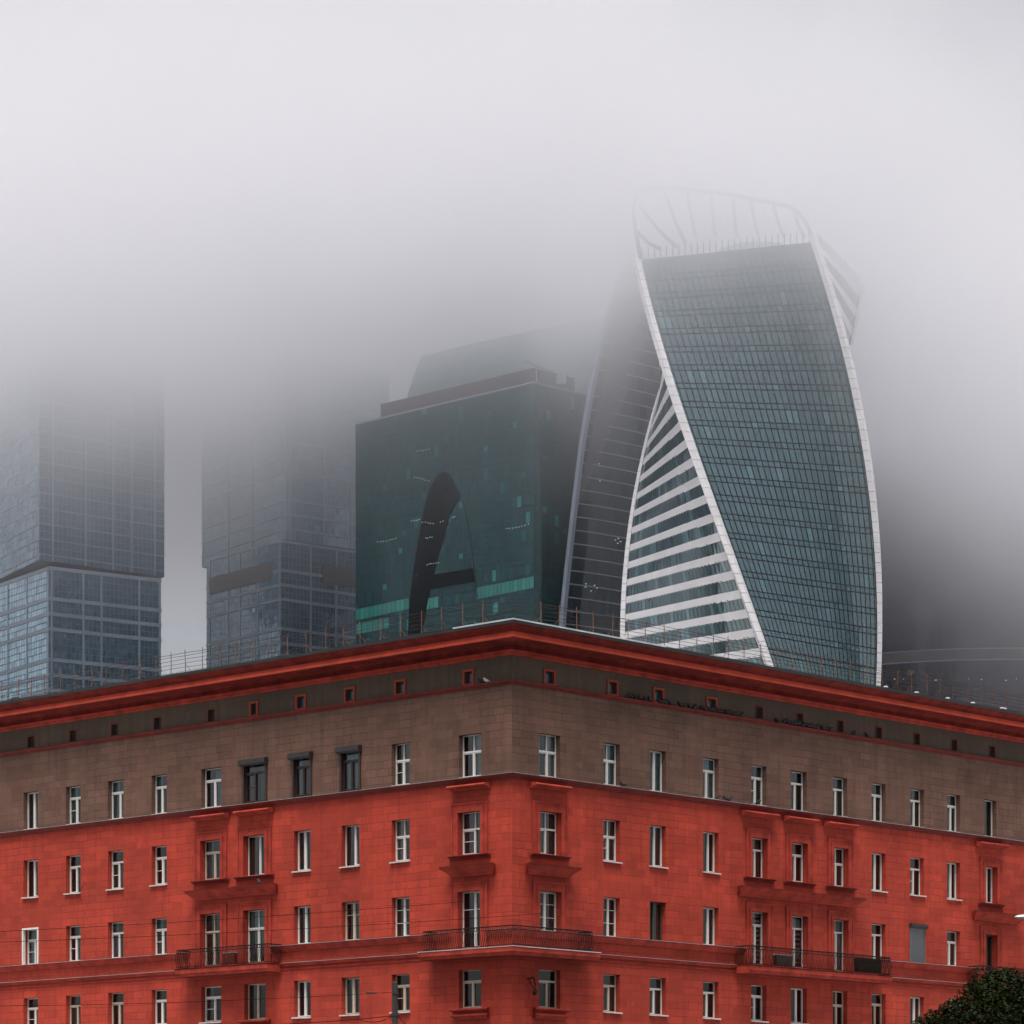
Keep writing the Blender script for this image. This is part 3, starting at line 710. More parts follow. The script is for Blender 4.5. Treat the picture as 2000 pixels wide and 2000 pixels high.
# ================================================================== TOWERS
def pane_patch(gl, fr, Pf, us, rows, gap, mi_of=None, rr=None, back=.25, jit=.012, frm=0):
    """panes of a curtain wall between edges us (0..1) and rows [(v0,v1,material)], a darker frame surface behind the gaps"""
    for (v0, v1, mi) in rows:
        for i in range(len(us) - 1):
            u0, u1 = us[i], us[i + 1]
            A, B, C, D = Pf(u0, v0), Pf(u1, v0), Pf(u1, v1), Pf(u0, v1)
            nrm = (B - A).cross(D - A).normalized()
            ex = (B - A).normalized(); ez = (D - A).normalized(); g = gap / 2
            q = [A + (ex + ez) * g, B + (-ex + ez) * g, C - (ex + ez) * g, D + (ex - ez) * g]
            q = [p + nrm * rr.uniform(-jit, jit) for p in q]
            gl.face(q, mi, None, max(1e-4, rr.random()))
    vs = sorted({r[0] for r in rows} | {r[1] for r in rows})
    for i in range(len(vs) - 1):
        n = len(us) - 1 if len(us) < 60 else 60
        for k in range(n):
            A, B, C, D = Pf(k / n, vs[i]), Pf((k + 1) / n, vs[i]), Pf((k + 1) / n, vs[i + 1]), Pf(k / n, vs[i + 1])
            nrm = (B - A).cross(D - A).normalized() * back
            fr.face([A - nrm, B - nrm, C - nrm, D - nrm], frm)

# ---------------- twisted tower
EY = 820.0; ER = 31.4; ECX = 58.3
EVO = thing('skyscraper', (ECX, EY, 0), 'twisted glass skyscraper with white spiral ribs and white banded side', 'skyscraper')
def phi(z): return R_(1.98 - 0.648 * (z - 130) - 0.435e-3 * (z - 130) ** 2)
def ecorner(k, z, r=ER):         # k: 0 front rib, 1 right rib, 2 back, 3 left
    a = phi(z) + k * math.pi / 2
    return Vector((r * math.sin(a), -r * math.cos(a), z))
PIT = 4.58; ZT = 227.0
rr = random.Random(3)
nfl = int((ZT - 20) / PIT)
for k in range(4):
    gl, fr = MB(), MB()
    banded = k in (1, 3)
    # bulge a little: real facets are warped between the two spirals
    Pf = lambda u, z, k=k: ecorner(k, z).lerp(ecorner(k + 1, z), .006 + u * .988)
    rows = []
    for i in range(nfl):
        zt = ZT - i * PIT
        if banded: rows += [(zt - PIT * .34, zt, 1), (zt - PIT, zt - PIT * .34, 0)]
        else: rows += [(zt - PIT * .30, zt, 0), (zt - PIT, zt - PIT * .30, 0)]
    nu = 29 if not banded else 31
    us = [i / nu for i in range(nu + 1)]
    if banded:
        pane_patch(gl, fr, Pf, us, [r for r in rows if r[2] == 0], .16, None, rr)
        sp = MB()
        for a, b, m_ in rows:
            if m_ != 1: continue
            oa, ob = ((ecorner(k, q) + ecorner(k + 1, q)).normalized() for q in (a, b))
            for i in range(31):
                u0, u1 = i / 31, (i + 1) / 31
                A, B, C, D = Pf(u0, a), Pf(u1, a), Pf(u1, b), Pf(u0, b)
                sp.face([A + oa * .14, B + oa * .14, C + ob * .14, D + ob * .14])
                sp.face([A - oa * .35, B - oa * .35, B + oa * .14, A + oa * .14]); sp.face([D + ob * .14, C + ob * .14, C - ob * .35, D - ob * .35])
        fo = gl.build('glazing', M['g_evo2'], EVO); sp.build('spandrel_band', M['rib'], fo)
    else:
        pane_patch(gl, fr, Pf, us, rows, .27, None, rr)
        fo = gl.build('glazing', M['g_evo'], EVO)
    fr.build('mullion_frame', M['mull'], fo)
for k in range(4):
    mb = MB(); z = 20.0; stp = PIT / 2
    while z < ZT + 1:
        def ring(zz, k=k, w_=.88):
            a = phi(zz) + k * math.pi / 2; c = ecorner(k, zz, ER - .5)
            t = Vector((math.cos(a), math.sin(a), 0)); o = Vector((math.sin(a), -math.cos(a), 0))
            return [c - t * w_ * 1.2 - o * .2, c + t * w_ * 1.2 - o * .2, c + t * w_ * .75 + o * 1.0, c - t * w_ * .75 + o * 1.0]
        a, b = ring(z + .05), ring(min(z + stp, ZT + 1.2) - .05)
        mb.hexa([a[0], a[1], a[2], a[3], b[0], b[1], b[2], b[3]]); z += stp
    mb.build('rib', M['rib'], EVO)
# crown: parapet posts, arch tube with fins, plant room
mb = MB()
for k in (0, 1, 2, 3):
    for i in range(1, 29):
        P = ecorner(k, ZT).lerp(ecorner(k + 1, ZT), i / 29); mb.tube([P, P + Vector((0, 0, 2.6))], .10, 4)
mb.build('parapet_railing', M['steelgrey'], EVO)['kind'] = 'stuff'
E0 = Vector((ECX, EY, 0))
def EW(x, y, Y): return W(1180 + x / 3.22, 330 + y / 3.22, Y) - E0
mb = MB()
arc = [(228, 560, 796), (200, 400, 797), (182, 260, 798), (195, 180, 799), (240, 138, 800), (340, 118, 801), (480, 122, 802), (620, 140, 803), (780, 160, 804), (920, 185, 806), (1060, 212, 808), (1170, 240, 810), (1230, 280, 812), (1290, 380, 814), (1340, 500, 816), (1380, 600, 818)]
mb.tube([EW(*p) for p in arc], .5, 6)
for a, b in (((200, 380, 797), (345, 500, 812)), ((215, 220, 799), (450, 485, 818)), ((370, 120, 801), (510, 465, 824)), ((520, 128, 802), (575, 420, 826)), ((670, 146, 803), (700, 420, 828)), ((810, 165, 804), (835, 420, 828)), ((920, 185, 806), (970, 420, 828)), ((1060, 212, 808), (1130, 420, 826)), ((1190, 255, 811), (1260, 430, 822))):
    A, B = EW(*a), EW(*b); mb.tube([A, A.lerp(B, .5) + Vector((0, 0, -.8)), B], [.3, .42, .5], 5)
tag(mb.build('crown_arch', M['steelgrey'], EVO), 'steel arch with fins over the roof')
mb = MB(); mb.ball((2, 4, ZT), 17, 14, 8.5, 14, 6); mb.build('plant_room', M['steelgrey'], EVO)
mb = MB(); mb.face([ecorner(k, ZT, ER - .6) for k in range(4)]); mb.build('roof', M['soffit'], EVO)
mb = MB()
for (x, y) in ((1362, 752),): pass
def quad_at(mb, px, py, Y, w_, h_, org, mi=0):
    P = W(px, py, Y) - org; mb.face([P + Vector((-w_ / 2, 0, -h_ / 2)), P + Vector((w_ / 2, 0, -h_ / 2)), P + Vector((w_ / 2, 0, h_ / 2)), P + Vector((-w_ / 2, 0, h_ / 2))], mi)

# ---------------- prism towers
def prism_face(P0, P1):
    P0, P1 = Vector(P0), Vector(P1)
    return lambda u, z: Vector((P0.x + (P1.x - P0.x) * u, P0.y + (P1.y - P0.y) * u, z))
def at(px, Y): return Vector(((px - 1000) / 6560 * Y, Y, 0))

# ---------------- green tower
GC = at(1043.5, 860); gdl = Vector((-0.719, 0.695, 0)); gdr = Vector((0.7065, 0.7077, 0))
def zpx(py, Y): return (HZ - py) / 6560 * Y + EYE
GRN = thing('office_tower', tuple(GC), 'dark green glass office tower with large black curved reflection', 'office tower')
GW, GD, GZ = 66.7, 21.0, zpx(748, 860)
O0 = Vector((0, 0, 0)); GL = gdl * GW; GR = gdr * GD; GB = GL + GR
rr = random.Random(11)
gpit = 4.45
for k, (a, b, n) in enumerate(((GL, O0, 44), (O0, GR, 14), (GR, GB, 40), (GB, GL, 14))):
    gl, fr = MB(), MB(); rows = []
    z = GZ
    i = 0
    while z > 30:
        mi = 0
        if k == 0 and i in (16,): mi = 0
        rows += [(z - gpit * .34, z, 0), (z - gpit, z - gpit * .34, mi)]; z -= gpit; i += 1
    pane_patch(gl, fr, prism_face(a, b), [j / n for j in range(n + 1)], rows, .13, None, rr, .2, .01)
    fo = gl.build('glazing', M['g_green'], GRN); fr.build('mullion_frame', M['mull'], fo)
    if k == 0: GFACE = fo
# brighter teal strips low on the facade
def on_green(px, py, off=.06):
    t = (px - 1000) / 6560; s = (t * GC.y - GC.x) / (gdl.x - t * gdl.y)
    Y = GC.y + gdl.y * s; n = Vector((-gdl.y, gdl.x, 0)) * 1
    n = Vector((-0.695, -0.719, 0))
    return gdl * s + Vector((0, 0, zpx(py, Y))) + n * off
def teal_strip(x0, y0, x1, y1, hgt, n):
    gl = MB()
    for i in range(n):
        a, b = (i + .05) / n, (i + .95) / n
        q = [(x0 + (x1 - x0) * t, y0 + (y1 - y0) * t) for t in (a, b)]
        gl.face([on_green(q[0][0], q[0][1] + hgt), on_green(q[1][0], q[1][1] + hgt), on_green(q[1][0], q[1][1]), on_green(q[0][0], q[0][1])], 0, None, max(.01, rr.random()))
    gl.build('bright_glazing', M['g_teal'], GRN)
teal_strip(695, 1191, 799, 1168, 21, 12); teal_strip(820, 1172, 857, 1165, 21, 4); teal_strip(932, 1148, 1043, 1126, 22, 14); teal_strip(964, 1178, 973, 1176, 20, 1); teal_strip(696, 1219, 760, 1206, 20, 6)
out = [(440, 1260), (448, 1100), (456, 1000), (470, 880), (484, 780), (500, 680), (515, 590), (530, 500), (545, 425), (565, 350), (582, 298), (604, 252), (632, 212), (670, 195), (705, 212), (728, 248), (748, 300), (771, 350), (735, 412), (704, 475), (680, 560), (660, 640), (640, 700), (622, 770), (605, 845), (728, 825), (850, 804), (861, 890), (720, 914), (580, 940), (566, 1010), (552, 1090), (535, 1180), (524, 1260)]
ip = MB(); poly = [on_green(660 + x / 3.22, 860 + y / 3.22, .16) for x, y in out]  # reflection of another building drawn as a dark shape on the facade
bk = [p + Vector((0.695, 0.719, 0)) * .14 for p in poly]
ip.face(poly[::-1], 0, None, .3)
for i in range(len(poly)): ip.face([poly[i], poly[(i + 1) % len(poly)], bk[(i + 1) % len(poly)], bk[i]], 0, None, .3)
ln = MB(); ln.tube([on_green(660 + x / 3.22, 860 + y / 3.22, .12) for x, y in ((771, 355), (795, 430), (815, 510), (830, 600), (845, 700), (856, 800), (870, 900), (880, 985))], .14, 4)
tag(ip.build('dark_reflection', M['g_dark'], GRN), 'black curved reflection on the glass'); ln.build('reflection_line', M['mull'], GRN)
# lit ceiling lamps seen through the glass
lm = MB()
for x0, y0, n, dx, dy in ((462, 510, 4, 17, -2), (535, 520, 5, 16, 1), (645, 515, 2, 16, -2), (722, 490, 2, 12, -3), (485, 232, 6, 17, 5), (500, 75, 5, 18, -4), (250, 645, 7, 19, -4), (555, 620, 4, 12, -2), (560, 785, 6, 15, -3), (1060, 560, 8, 20, -4)):
    for i in range(n):
        x, y = x0 + i * dx + rr.uniform(-3, 3), y0 + i * dy + rr.uniform(-4, 4)
        a, b = on_green(660 + x / 3.22, 860 + y / 3.22, .22), on_green(660 + (x + 5) / 3.22, 860 + (y - 1) / 3.22, .22)
        lm.face([a, b, b + Vector((0, 0, .16)), a + Vector((0, 0, .16))])
lo = lm.build('ceiling_lamps', M['lit_w'], GRN); lo['kind'] = 'stuff'
# roof edge, set-back plant room
mb = MB()
for a, b in ((GL, O0), (O0, GR)):
    mb.tube([a + Vector((0, 0, GZ + .15)), b + Vector((0, 0, GZ + .15))], .28, 5)
mb.build('parapet', M['steelgrey'], GRN)
mb = MB(); mb.face([p + Vector((0, 0, GZ)) for p in (O0, GR, GB, GL)]); mb.build('roof', M['soffit'], GRN)
mb = MB(); i0, i1, j0, j1 = 3.4, GW - 6.5, 3.2, GD - 2.5
qs = [gdl * i0 + gdr * j0, gdl * i0 + gdr * j1, gdl * i1 + gdr * j1, gdl * i1 + gdr * j0]
mb.hexa([p + Vector((0, 0, GZ)) for p in qs] + [p + Vector((0, 0, GZ + 5.0)) for p in qs])
pr_o = mb.build('plant_room', M['mechroof'], GRN)
mb = MB(); P = gdl * 1.2 + gdr * 1.0 + Vector((0, 0, GZ + 5.4))
mb.tube([P + Vector((-2, 0, .6)), P + Vector((3.5, 3, -1.2)), P + Vector((7, 6, -1.6))], .25, 5); mb.box(P.x + 6, P.x + 8.5, P.y + 5, P.y + 7, P.z - 4.0, P.z - 1.2); mb.tube([P + Vector((.8, 0, -5)), P + Vector((.8, 0, -.6))], .2, 4)
tag(mb.build('roof_crane', M['steelgrey'], GRN), 'pale facade crane at the roof corner')

# ---------------- curved tower behind the green one
IY = 863.5
IMP = thing('curved_tower', tuple(at(1130, IY)), 'curved dark tower with leaning pale edge between green and twisted towers', 'skyscraper')
IO = at(1130, IY)
ribp = [(1400, 1088), (1226, 1098), (1160, 1103.5), (1044, 1116), (933, 1129), (860, 1138), (790, 1150), (740, 1159), (693, 1169), (640, 1181), (591, 1196), (480, 1236), (360, 1290)]
leftp = [(1400, 760), (1226, 765), (1044, 772), (933, 780), (777, 794), (721, 812), (690, 826)]
def interp(tab, z):
    if z <= tab[0][0]: return tab[0][1]
    for (a, x), (b, y) in zip(tab, tab[1:]):
        if a <= z <= b: return x + (y - x) * (z - a) / (b - a)
    return tab[-1][1]
ribz = [(zpx(py, IY), (px - 1000) / 6560 * IY) for py, px in ribp]
LY = 935.0; leftz = [(zpx(py, LY), (px - 1000) / 6560 * LY) for py, px in leftp]
def irib(z): return Vector((interp(ribz, z), IY, z)) - Vector((IO.x, IO.y, 0))
def ileft(z): return Vector((interp(leftz, z), LY, z)) - Vector((IO.x, IO.y, 0))
def iright(z): return irib(z) + Vector((38, 41, 0)) + Vector(((z - 120) * -.05, 0, 0))
def iback(z): return irib(z) + Vector((17, 18, 0))
def bow(a, b, u, amt):
    p = a.lerp(b, u); d = (b - a); n = Vector((d.y, -d.x, 0)).normalized(); return p + n * amt * 4 * u * (1 - u)
ZI = 236.0; ZR = 246.0
rr = random.Random(21); ipit = 3.45
fl, frl, fd, frd = MB(), MB(), MB(), MB()
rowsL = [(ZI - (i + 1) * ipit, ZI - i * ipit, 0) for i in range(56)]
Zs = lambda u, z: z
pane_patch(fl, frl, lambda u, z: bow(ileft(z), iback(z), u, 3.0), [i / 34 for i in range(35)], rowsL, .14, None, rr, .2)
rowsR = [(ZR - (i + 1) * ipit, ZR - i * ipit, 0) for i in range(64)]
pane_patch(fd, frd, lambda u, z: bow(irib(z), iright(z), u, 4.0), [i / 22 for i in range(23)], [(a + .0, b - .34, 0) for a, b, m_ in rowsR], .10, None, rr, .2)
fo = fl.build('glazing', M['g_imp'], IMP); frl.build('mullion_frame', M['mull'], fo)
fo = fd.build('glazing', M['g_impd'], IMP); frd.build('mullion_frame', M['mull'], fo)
ln = MB()
for a, b, m_ in rowsR:
    ln.tube([bow(irib(b - .17), iright(b - .17), u / 22, 4.0) + Vector((.12, -.12, 0)) for u in range(23)], .17, 4)
ln.build('floor_line', M['steelgrey'], IMP)
mb = MB(); zs = [30 + i * 5.0 for i in range(47)]
mb.tube([irib(min(z, ZR + .5)) + Vector((0, -.6, 0)) for z in zs], 1.0, 6); mb.build('rib', M['steelgrey'], IMP)
mb = MB()
tops = [bow(ileft(ZI), iback(ZI), u / 8, 3.0) for u in range(9)]
for i in range(8): mb.face([tops[i], tops[i + 1], tops[i + 1] + Vector((10, 14, 0)), tops[i] + Vector((10, 14, 0))])
r_, l_ = iright(ZR), irib(ZR); mb.face([l_, r_, r_ + Vector((-8, 8, 0)), iback(ZR)])
A, Bb = ileft(ZI), ileft(30); mb.face([A, Bb, Bb + Vector((10, 14, 0)), A + Vector((10, 14, 0))])
A, Bb, Cc, Dd = irib(ZR), irib(176), iback(176), iback(ZR); mb.face([A, Bb, Cc, Dd])
A, Bb = iright(ZR), iright(30); mb.face([A, Bb, Bb + Vector((-8, 8, 0)), A + Vector((-8, 8, 0))])
mb.build('roof', M['soffit'], IMP)
lm = MB()
for (x, y) in ((1545, 905), (1550, 925), (1610, 915), (1625, 932), (1575, 950), (1740, 630), (1755, 620), (1765, 640), (1750, 650), (1640, 150), (1635, 258)):
    P = W(660 + x / 3.22, 860 + y / 3.22, IY + 4) - IO
    # move onto the curved face
    best = min((abs((bow(irib(P.z), iright(P.z), u / 60, 4.0) + IO).x / (bow(irib(P.z), iright(P.z), u / 60, 4.0) + IO).y - (660 + x / 3.22 - 1000) / 6560), u) for u in range(61))[1] / 60
    Q = bow(irib(P.z), iright(P.z), best, 4.0); zq = zpx(860 + y / 3.22, (Q + IO).y)
    Q = bow(irib(zq), iright(zq), best, 4.0) + Vector((.25, -.25, 0))
    lm.face([Q, Q + Vector((.4, .4, 0)), Q + Vector((.4, .4, .2)), Q + Vector((0, 0, .2))])
lm.build('ceiling_lamps', M['lit_w'], IMP)['kind'] = 'stuff'

# ---------------- two block towers on the left
def block(parent, org, front, left, right, z0, z1, nL_, nR_, pit, mats, rr, band=.26, split=(), tall=1, soffit=True):
    """prism seen on an edge: left and right faces with floor bands and posts; front/left/right are ground points"""
    back = left + right - front
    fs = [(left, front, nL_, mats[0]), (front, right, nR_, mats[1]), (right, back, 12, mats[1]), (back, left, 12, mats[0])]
    for k, (a, b, n, gm) in enumerate(fs):
        gl, fr, sp = MB(), MB(), MB(); Pf = prism_face(a - org, b - org)
        wd = (b - a).length; z = z1; rows = []; nr = Vector((b.y - a.y, -(b.x - a.x), 0)).normalized()
        i = 0
        while z > z0 + .6:
            t = tall if (i % 3 == 0) else 1
            zz = max(z - pit * t, z0)
            if z - pit * band > zz + .2: rows.append((zz, z - pit * band, 0))
            for j in range(1, t): pass
            P0, P1 = Pf(0, z - pit * band) + nr * .12, Pf(1, z - pit * band) + nr * .12
            hh = pit * band
            sp.hexa([P0 - nr * .5, P1 - nr * .5, P1, P0, P0 - nr * .5 + Vector((0, 0, hh)), P1 - nr * .5 + Vector((0, 0, hh)), P1 + Vector((0, 0, hh)), P0 + Vector((0, 0, hh))])
            z = zz; i += 1
        # transoms inside tall bays
        rows2 = []
        for a0, b0, m_ in rows:
            c = (b0 - a0); m1 = max(1, round(c / (pit * .5)))
            for q in range(m1): rows2.append((a0 + c * q / m1, a0 + c * (q + 1) / m1, 0))
        pane_patch(gl, fr, Pf, [j / n for j in range(n + 1)], rows2, .20, None, rr, .2, .04)
        for u in split[k % 2] if split else ():
            P = Pf(u, z0) + nr * .16; e = (b - a).normalized() * .32
            sp.hexa([P - e - nr * .5, P + e - nr * .5, P + e, P - e] + [q + Vector((0, 0, z1 - z0)) for q in (P - e - nr * .5, P + e - nr * .5, P + e, P - e)])
        fo = gl.build('glazing', gm, parent); fr.build('mullion_frame', M['mull'] if gm == M['g_capl'] else M['mullblue'], fo); sp.build('floor_band', mats[2], fo)
    if soffit:
        q = [front - org, right - org, back - org, left - org]
        mb = MB(); mb.face([p + Vector((0, 0, z0)) for p in q]); mb.build('soffit', M['soffit'], parent)
        mb = MB(); mb.face([p + Vector((0, 0, z1)) for p in q]); mb.build('roof', M['soffit'], parent)
rr = random.Random(31)
T1 = thing('office_tower', tuple(at(96, 903)), 'blue glass tower at far left with a wider upper block vanishing into cloud', 'office tower')
o1 = at(96, 903); dl = Vector((-4400, 6560, 0)).normalized(); dr = Vector((0.8336, 0.5524, 0))
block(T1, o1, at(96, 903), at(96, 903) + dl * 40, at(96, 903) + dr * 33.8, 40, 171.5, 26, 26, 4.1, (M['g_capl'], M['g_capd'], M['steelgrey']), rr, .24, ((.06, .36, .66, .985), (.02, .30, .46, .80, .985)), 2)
f1 = at(78, 900); r1 = at(321, 925.3)
d1 = (at(0, 928) - f1).normalized()
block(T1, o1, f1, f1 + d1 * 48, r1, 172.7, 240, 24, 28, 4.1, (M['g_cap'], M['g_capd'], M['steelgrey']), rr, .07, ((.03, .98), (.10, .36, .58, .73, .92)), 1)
rr = random.Random(37)
T2 = thing('office_tower', tuple(at(549, 945)), 'blue glass tower left of the green tower with a dark band below its upper block', 'office tower')
o2 = at(549, 945); dl2 = Vector((-5300, 6560, 0)).normalized(); dr2 = Vector((8100, 6560, 0)).normalized()
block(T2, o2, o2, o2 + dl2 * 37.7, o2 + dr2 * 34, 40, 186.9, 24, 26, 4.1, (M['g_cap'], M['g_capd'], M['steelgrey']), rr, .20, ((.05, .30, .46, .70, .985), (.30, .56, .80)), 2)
f2 = at(561.6, 948); l2 = at(394, 990)
block(T2, o2, f2, l2, f2 + dr2 * 36, 187.4, 240, 26, 26, 4.1, (M['g_cap'], M['g_cap'], M['steelgrey']), rr, .12, ((.02, .32, .60, .98), (.02, .35, .62)), 2)
for a, b, u0, u1 in ((o2 + dl2 * 37.7, o2, .05, .90), (o2, o2 + dr2 * 34, .42, .98)):
    mb = MB(); n = Vector((b.y - a.y, -(b.x - a.x), 0)).normalized() * .2
    P0, P1 = a.lerp(b, u0) - o2 + n, a.lerp(b, u1) - o2 + n
    mb.hexa([P + Vector((0, 0, 176.4)) for P in (P0 - n * 3, P1 - n * 3, P1, P0)] + [P + Vector((0, 0, 181.3)) for P in (P0 - n * 3, P1 - n * 3, P1, P0)])
    mb.build('plant_band', M['mech'], T2)

# ---------------- wide round building on the right
FC = at(1900, 1070); FRAD = 75.0
FAR = thing('round_office_building', tuple(FC), 'wide dark rounded office building fading into cloud at far right', 'office building')
rr = random.Random(41)
gl, fr, bd = MB(), MB(), MB()
def fpt(u, z, r=FRAD):
    a = R_(-80 + 160 * u); return Vector((r * math.sin(a), -r * math.cos(a), z))
zb0, zb1 = zpx(1292, 1000), zpx(1272, 1000)
rows = []; z = zb0 - .4
while z > 40: rows.append((z - 3.5, z, 0)); z -= 3.5
z = zb1
while z < 235: rows.append((z, z + 3.5, 0)); z += 3.5
pane_patch(gl, fr, fpt, [i / 110 for i in range(111)], rows, .16, None, rr, .2, .01)
n = 60
for i in range(n):
    a, b = i / n, (i + 1) / n
    bd.face([fpt(a, zb0, FRAD + .05), fpt(b, zb0, FRAD + .05), fpt(b, zb1, FRAD + .05), fpt(a, zb1, FRAD + .05)])
fo = gl.build('glazing', M['g_far'], FAR); fr.build('mullion_frame', M['mull'], fo); bd.build('plant_band', M['mech'], FAR)
tr = MB()
tr.tube([fpt(i / 60, zb0 - .2, FRAD + .1) for i in range(61)], .2, 4); tr.tube([fpt(i / 60, zb1 + .1, FRAD + .1) for i in range(61)], .16, 4); tr.build('floor_line', M['steelgrey'], FAR)
mb = MB(); mb.face([fpt(i / 30, 235) for i in range(31)]); mb.build('roof', M['soffit'], FAR)
lm = MB()
def on_far(px, py):
    t = (px - 1000) / 6560
    lo, hi = 0.0, 1.0
    for _ in range(40):
        m_ = (lo + hi) / 2; P = fpt(m_, 0, FRAD + .3) + FC
        if P.x / P.y < t: lo = m_
        else: hi = m_
    P = fpt(lo, 0, FRAD + .3); return P + Vector((0, 0, zpx(py, (P + FC).y)))
for (x, y, w_, mi) in ((712, 1578, .6, 1), (795, 1578, .5, 1), (1100, 1588, 1.2, 0), (1412, 1577, .4, 0), (1530, 1582, .5, 1), (1762, 1590, .6, 1), (1860, 1575, .5, 1)):
    P = on_far(1600 + x / 4.83, 1000 + y / 4.83); t = Vector((w_ / 2, 0, 0)); t *= .6; h = Vector((0, 0, .16))
    lm.face([P - t, P + t, P + t + h, P - t + h], mi)
lm.build('ceiling_lamps', [M['lit_w'], M['lit_o']], FAR)['kind'] = 'stuff'

# ================================================================== STREET: pole, wires, lamp, tree
PY = 120.0
pt = W(771.5, 1920, PY)
PO = thing('utility_pole', (pt.x, PY, 0), 'dark utility pole in front of the red wall carrying cables', 'pole')
mb = MB(); mb.tube([(0, 0, 0), (0, 0, pt.z * .5), (0, 0, pt.z)], [.15, .12, .10], 10); mb.ball((0, 0, pt.z), .10, .10, .05); mb.build('shaft', M['pole'], PO)
for z in (pt.z - .33, pt.z - 1.12):
    mb = MB(); mb.tube([(0, 0, z - .06), (0, 0, z + .06)], .13, 10); mb.build('collar', M['pole'], PO)
def wire(name, pts, r, label, group=None):
    mb = MB(); mb.tube(pts, r, 5); o = mb.build(name, M['cable']); return tag(o, label, 'cable', group)
def sag(A, B, d, n=14): return [A.lerp(B, k / n) - Vector((0, 0, d * 4 * (k / n) * (1 - k / n))) for k in range(n + 1)]
wire('overhead_wire', sag(W(-60, 1822, 138), W(905, 1761, 138), .10), .010, 'upper thin overhead wire crossing the balcony windows')
wire('overhead_wire', sag(W(-60, 1842, 138), W(1060, 1784, 138), .12), .010, 'lower thin overhead wire crossing the balcony windows')
A = W(767, 1938, PY)
o = wire('stay_wire', sag(A, W(-80, 1965, 130), .12), .009, 'single wire running left from the top of the utility pole')
mb = MB(); P = W(728, 1939.5, PY)
wire('stay_wire', sag(W(767, 1984, PY), W(400, 2003, 128), .10), .014, 'upper of the sagging cables leaving the pole near its collar')
wire('service_cable', sag(W(767, 1983, PY), W(700, 1990, PY + 3), .18), .012, 'short looped cable left of the utility pole')
wire('service_cable', sag(W(776, 1982, PY), W(800, 2006, PY), .05), .014, 'cable dropping to the right of the utility pole')
ins = MB(); ins.tube([W(714, 1938.6, PY + .5), W(735, 1938.6, PY + .3)], .028, 6); tag(ins.build('insulator', M['pole']), 'dark insulator on the wire left of the utility pole', 'insulator')

# street lamp reaching in from the right edge
LYD = 112.0; hp = W(1991, 1791, LYD)
SL = thing('street_lamp', (hp.x + 2.6, LYD, 0), 'grey street lamp head on curved arm at right edge of photo', 'street lamp')
mb = MB(); mb.tube([(0, 0, 0), (0, 0, 5), (0, 0, hp.z - .6)], [.12, .09, .06], 10); mb.build('pole', M['lampgrey'], SL)
mb = MB(); mb.tube([(0, 0, hp.z - .6), (-.4, 0, hp.z - .1), (-1.2, 0, hp.z + .1), (-2.0, 0, hp.z + .06)], .04, 7); mb.build('arm', M['lampgrey'], SL)
mb = MB(); mb.ball((-2.35, 0, hp.z), .42, .14, .09, 12, 6); mb.build('lamp_head', M['lampgrey'], SL)

# tree
TY = 136.0
def tree():
    rr = random.Random(77)
    base = at(1935, TY)
    T = thing('tree', tuple(base), 'dark leafy tree in the lower right corner', 'tree')
    tk = MB(); top = Vector((.3, 0, 8.6))
    tk.tube([(0, 0, 0), (.05, .05, 2.2), (.15, 0, 4.5), (.2, .1, 6.6), top], [.24, .19, .15, .10, .03], 10)
    lobes = []
    def lb(px, py, dy, r): P = W(px, py, TY + dy) - base; lobes.append((P, r))
    lb(1925, 1945, 0, 1.05); lb(1965, 1940, -.6, 1.0); lb(1995, 1955, .2, 1.2); lb(1900, 1975, .4, 1.0); lb(1945, 1990, -1, 1.35); lb(1880, 1993, -.4, .85); lb(2010, 1990, .8, 1.3)
    lb(1935, 1922, .3, .55); lb(1990, 1925, -.3, .65); lb(1838, 1988, .3, .5); lb(1812, 1996, -.2, .42); lb(1793, 2002, .3, .32); lb(1860, 2012, .2, .9); lb(1825, 2025, 0, .9); lb(1905, 1930, .5, .4); lb(1872, 1965, .2, .45); lb(1955, 1908, 0, .42); lb(1850, 1972, 0, .35); lb(1968, 1902, .4, .3); lb(2040, 1960, 0, 1.2); lb(1920, 2040, 0, 1.6); lb(1985, 2040, .3, 1.6)
    for P, r in lobes:
        s = tk.v and Vector((.15, 0, max(3.5, P.z - 2.8)))
        tk.tube([s, s.lerp(P, .5) + Vector((0, 0, .25)), P], [.08, .05, .015], 6)
    tk.build('trunk', M['bark'], T)
    lf = MB()
    for P, r in lobes:
        n = int(1500 * r * r)
        for _ in range(n):
            d = Vector((rr.gauss(0, 1), rr.gauss(0, 1), rr.gauss(0, .9))).normalized()
            k = rr.random() ** .45
            q = P + d * r * k * (1.0 + .18 * math.sin(5 * d.x + 3 * d.z + P.x)) * rr.uniform(.85, 1.12)
            s = rr.uniform(.045, .10)
            a = Vector((rr.gauss(0, 1), rr.gauss(0, 1), rr.gauss(0, .6))).normalized(); b = a.cross(Vector((rr.gauss(0, 1), rr.gauss(0, 1), rr.gauss(0, 1)))).normalized()
            lf.face([q - a * s, q - b * s * .55, q + a * s, q + b * s * .55], 0, None, max(.001, rr.random()))
    m, N, L, b = newmat('leaves')
    at_ = N.new('ShaderNodeAttribute'); at_.attribute_name = 'rnd'
    r = N.new('ShaderNodeValToRGB'); e = r.color_ramp.elements
    e[0].color = (.004, .008, .003, 1); e[1].color = (.016, .024, .007, 1); e[1].position = .9
    q = e.new(.97); q.color = (.04, .018, .008, 1)
    L.new(at_.outputs['Fac'], r.inputs[0]); L.new(r.outputs[0], b.inputs['Base Color']); b.inputs['Roughness'].default_value = .6; b.inputs['Specular IOR Level'].default_value = .05
    lf.build('crown', m, T)
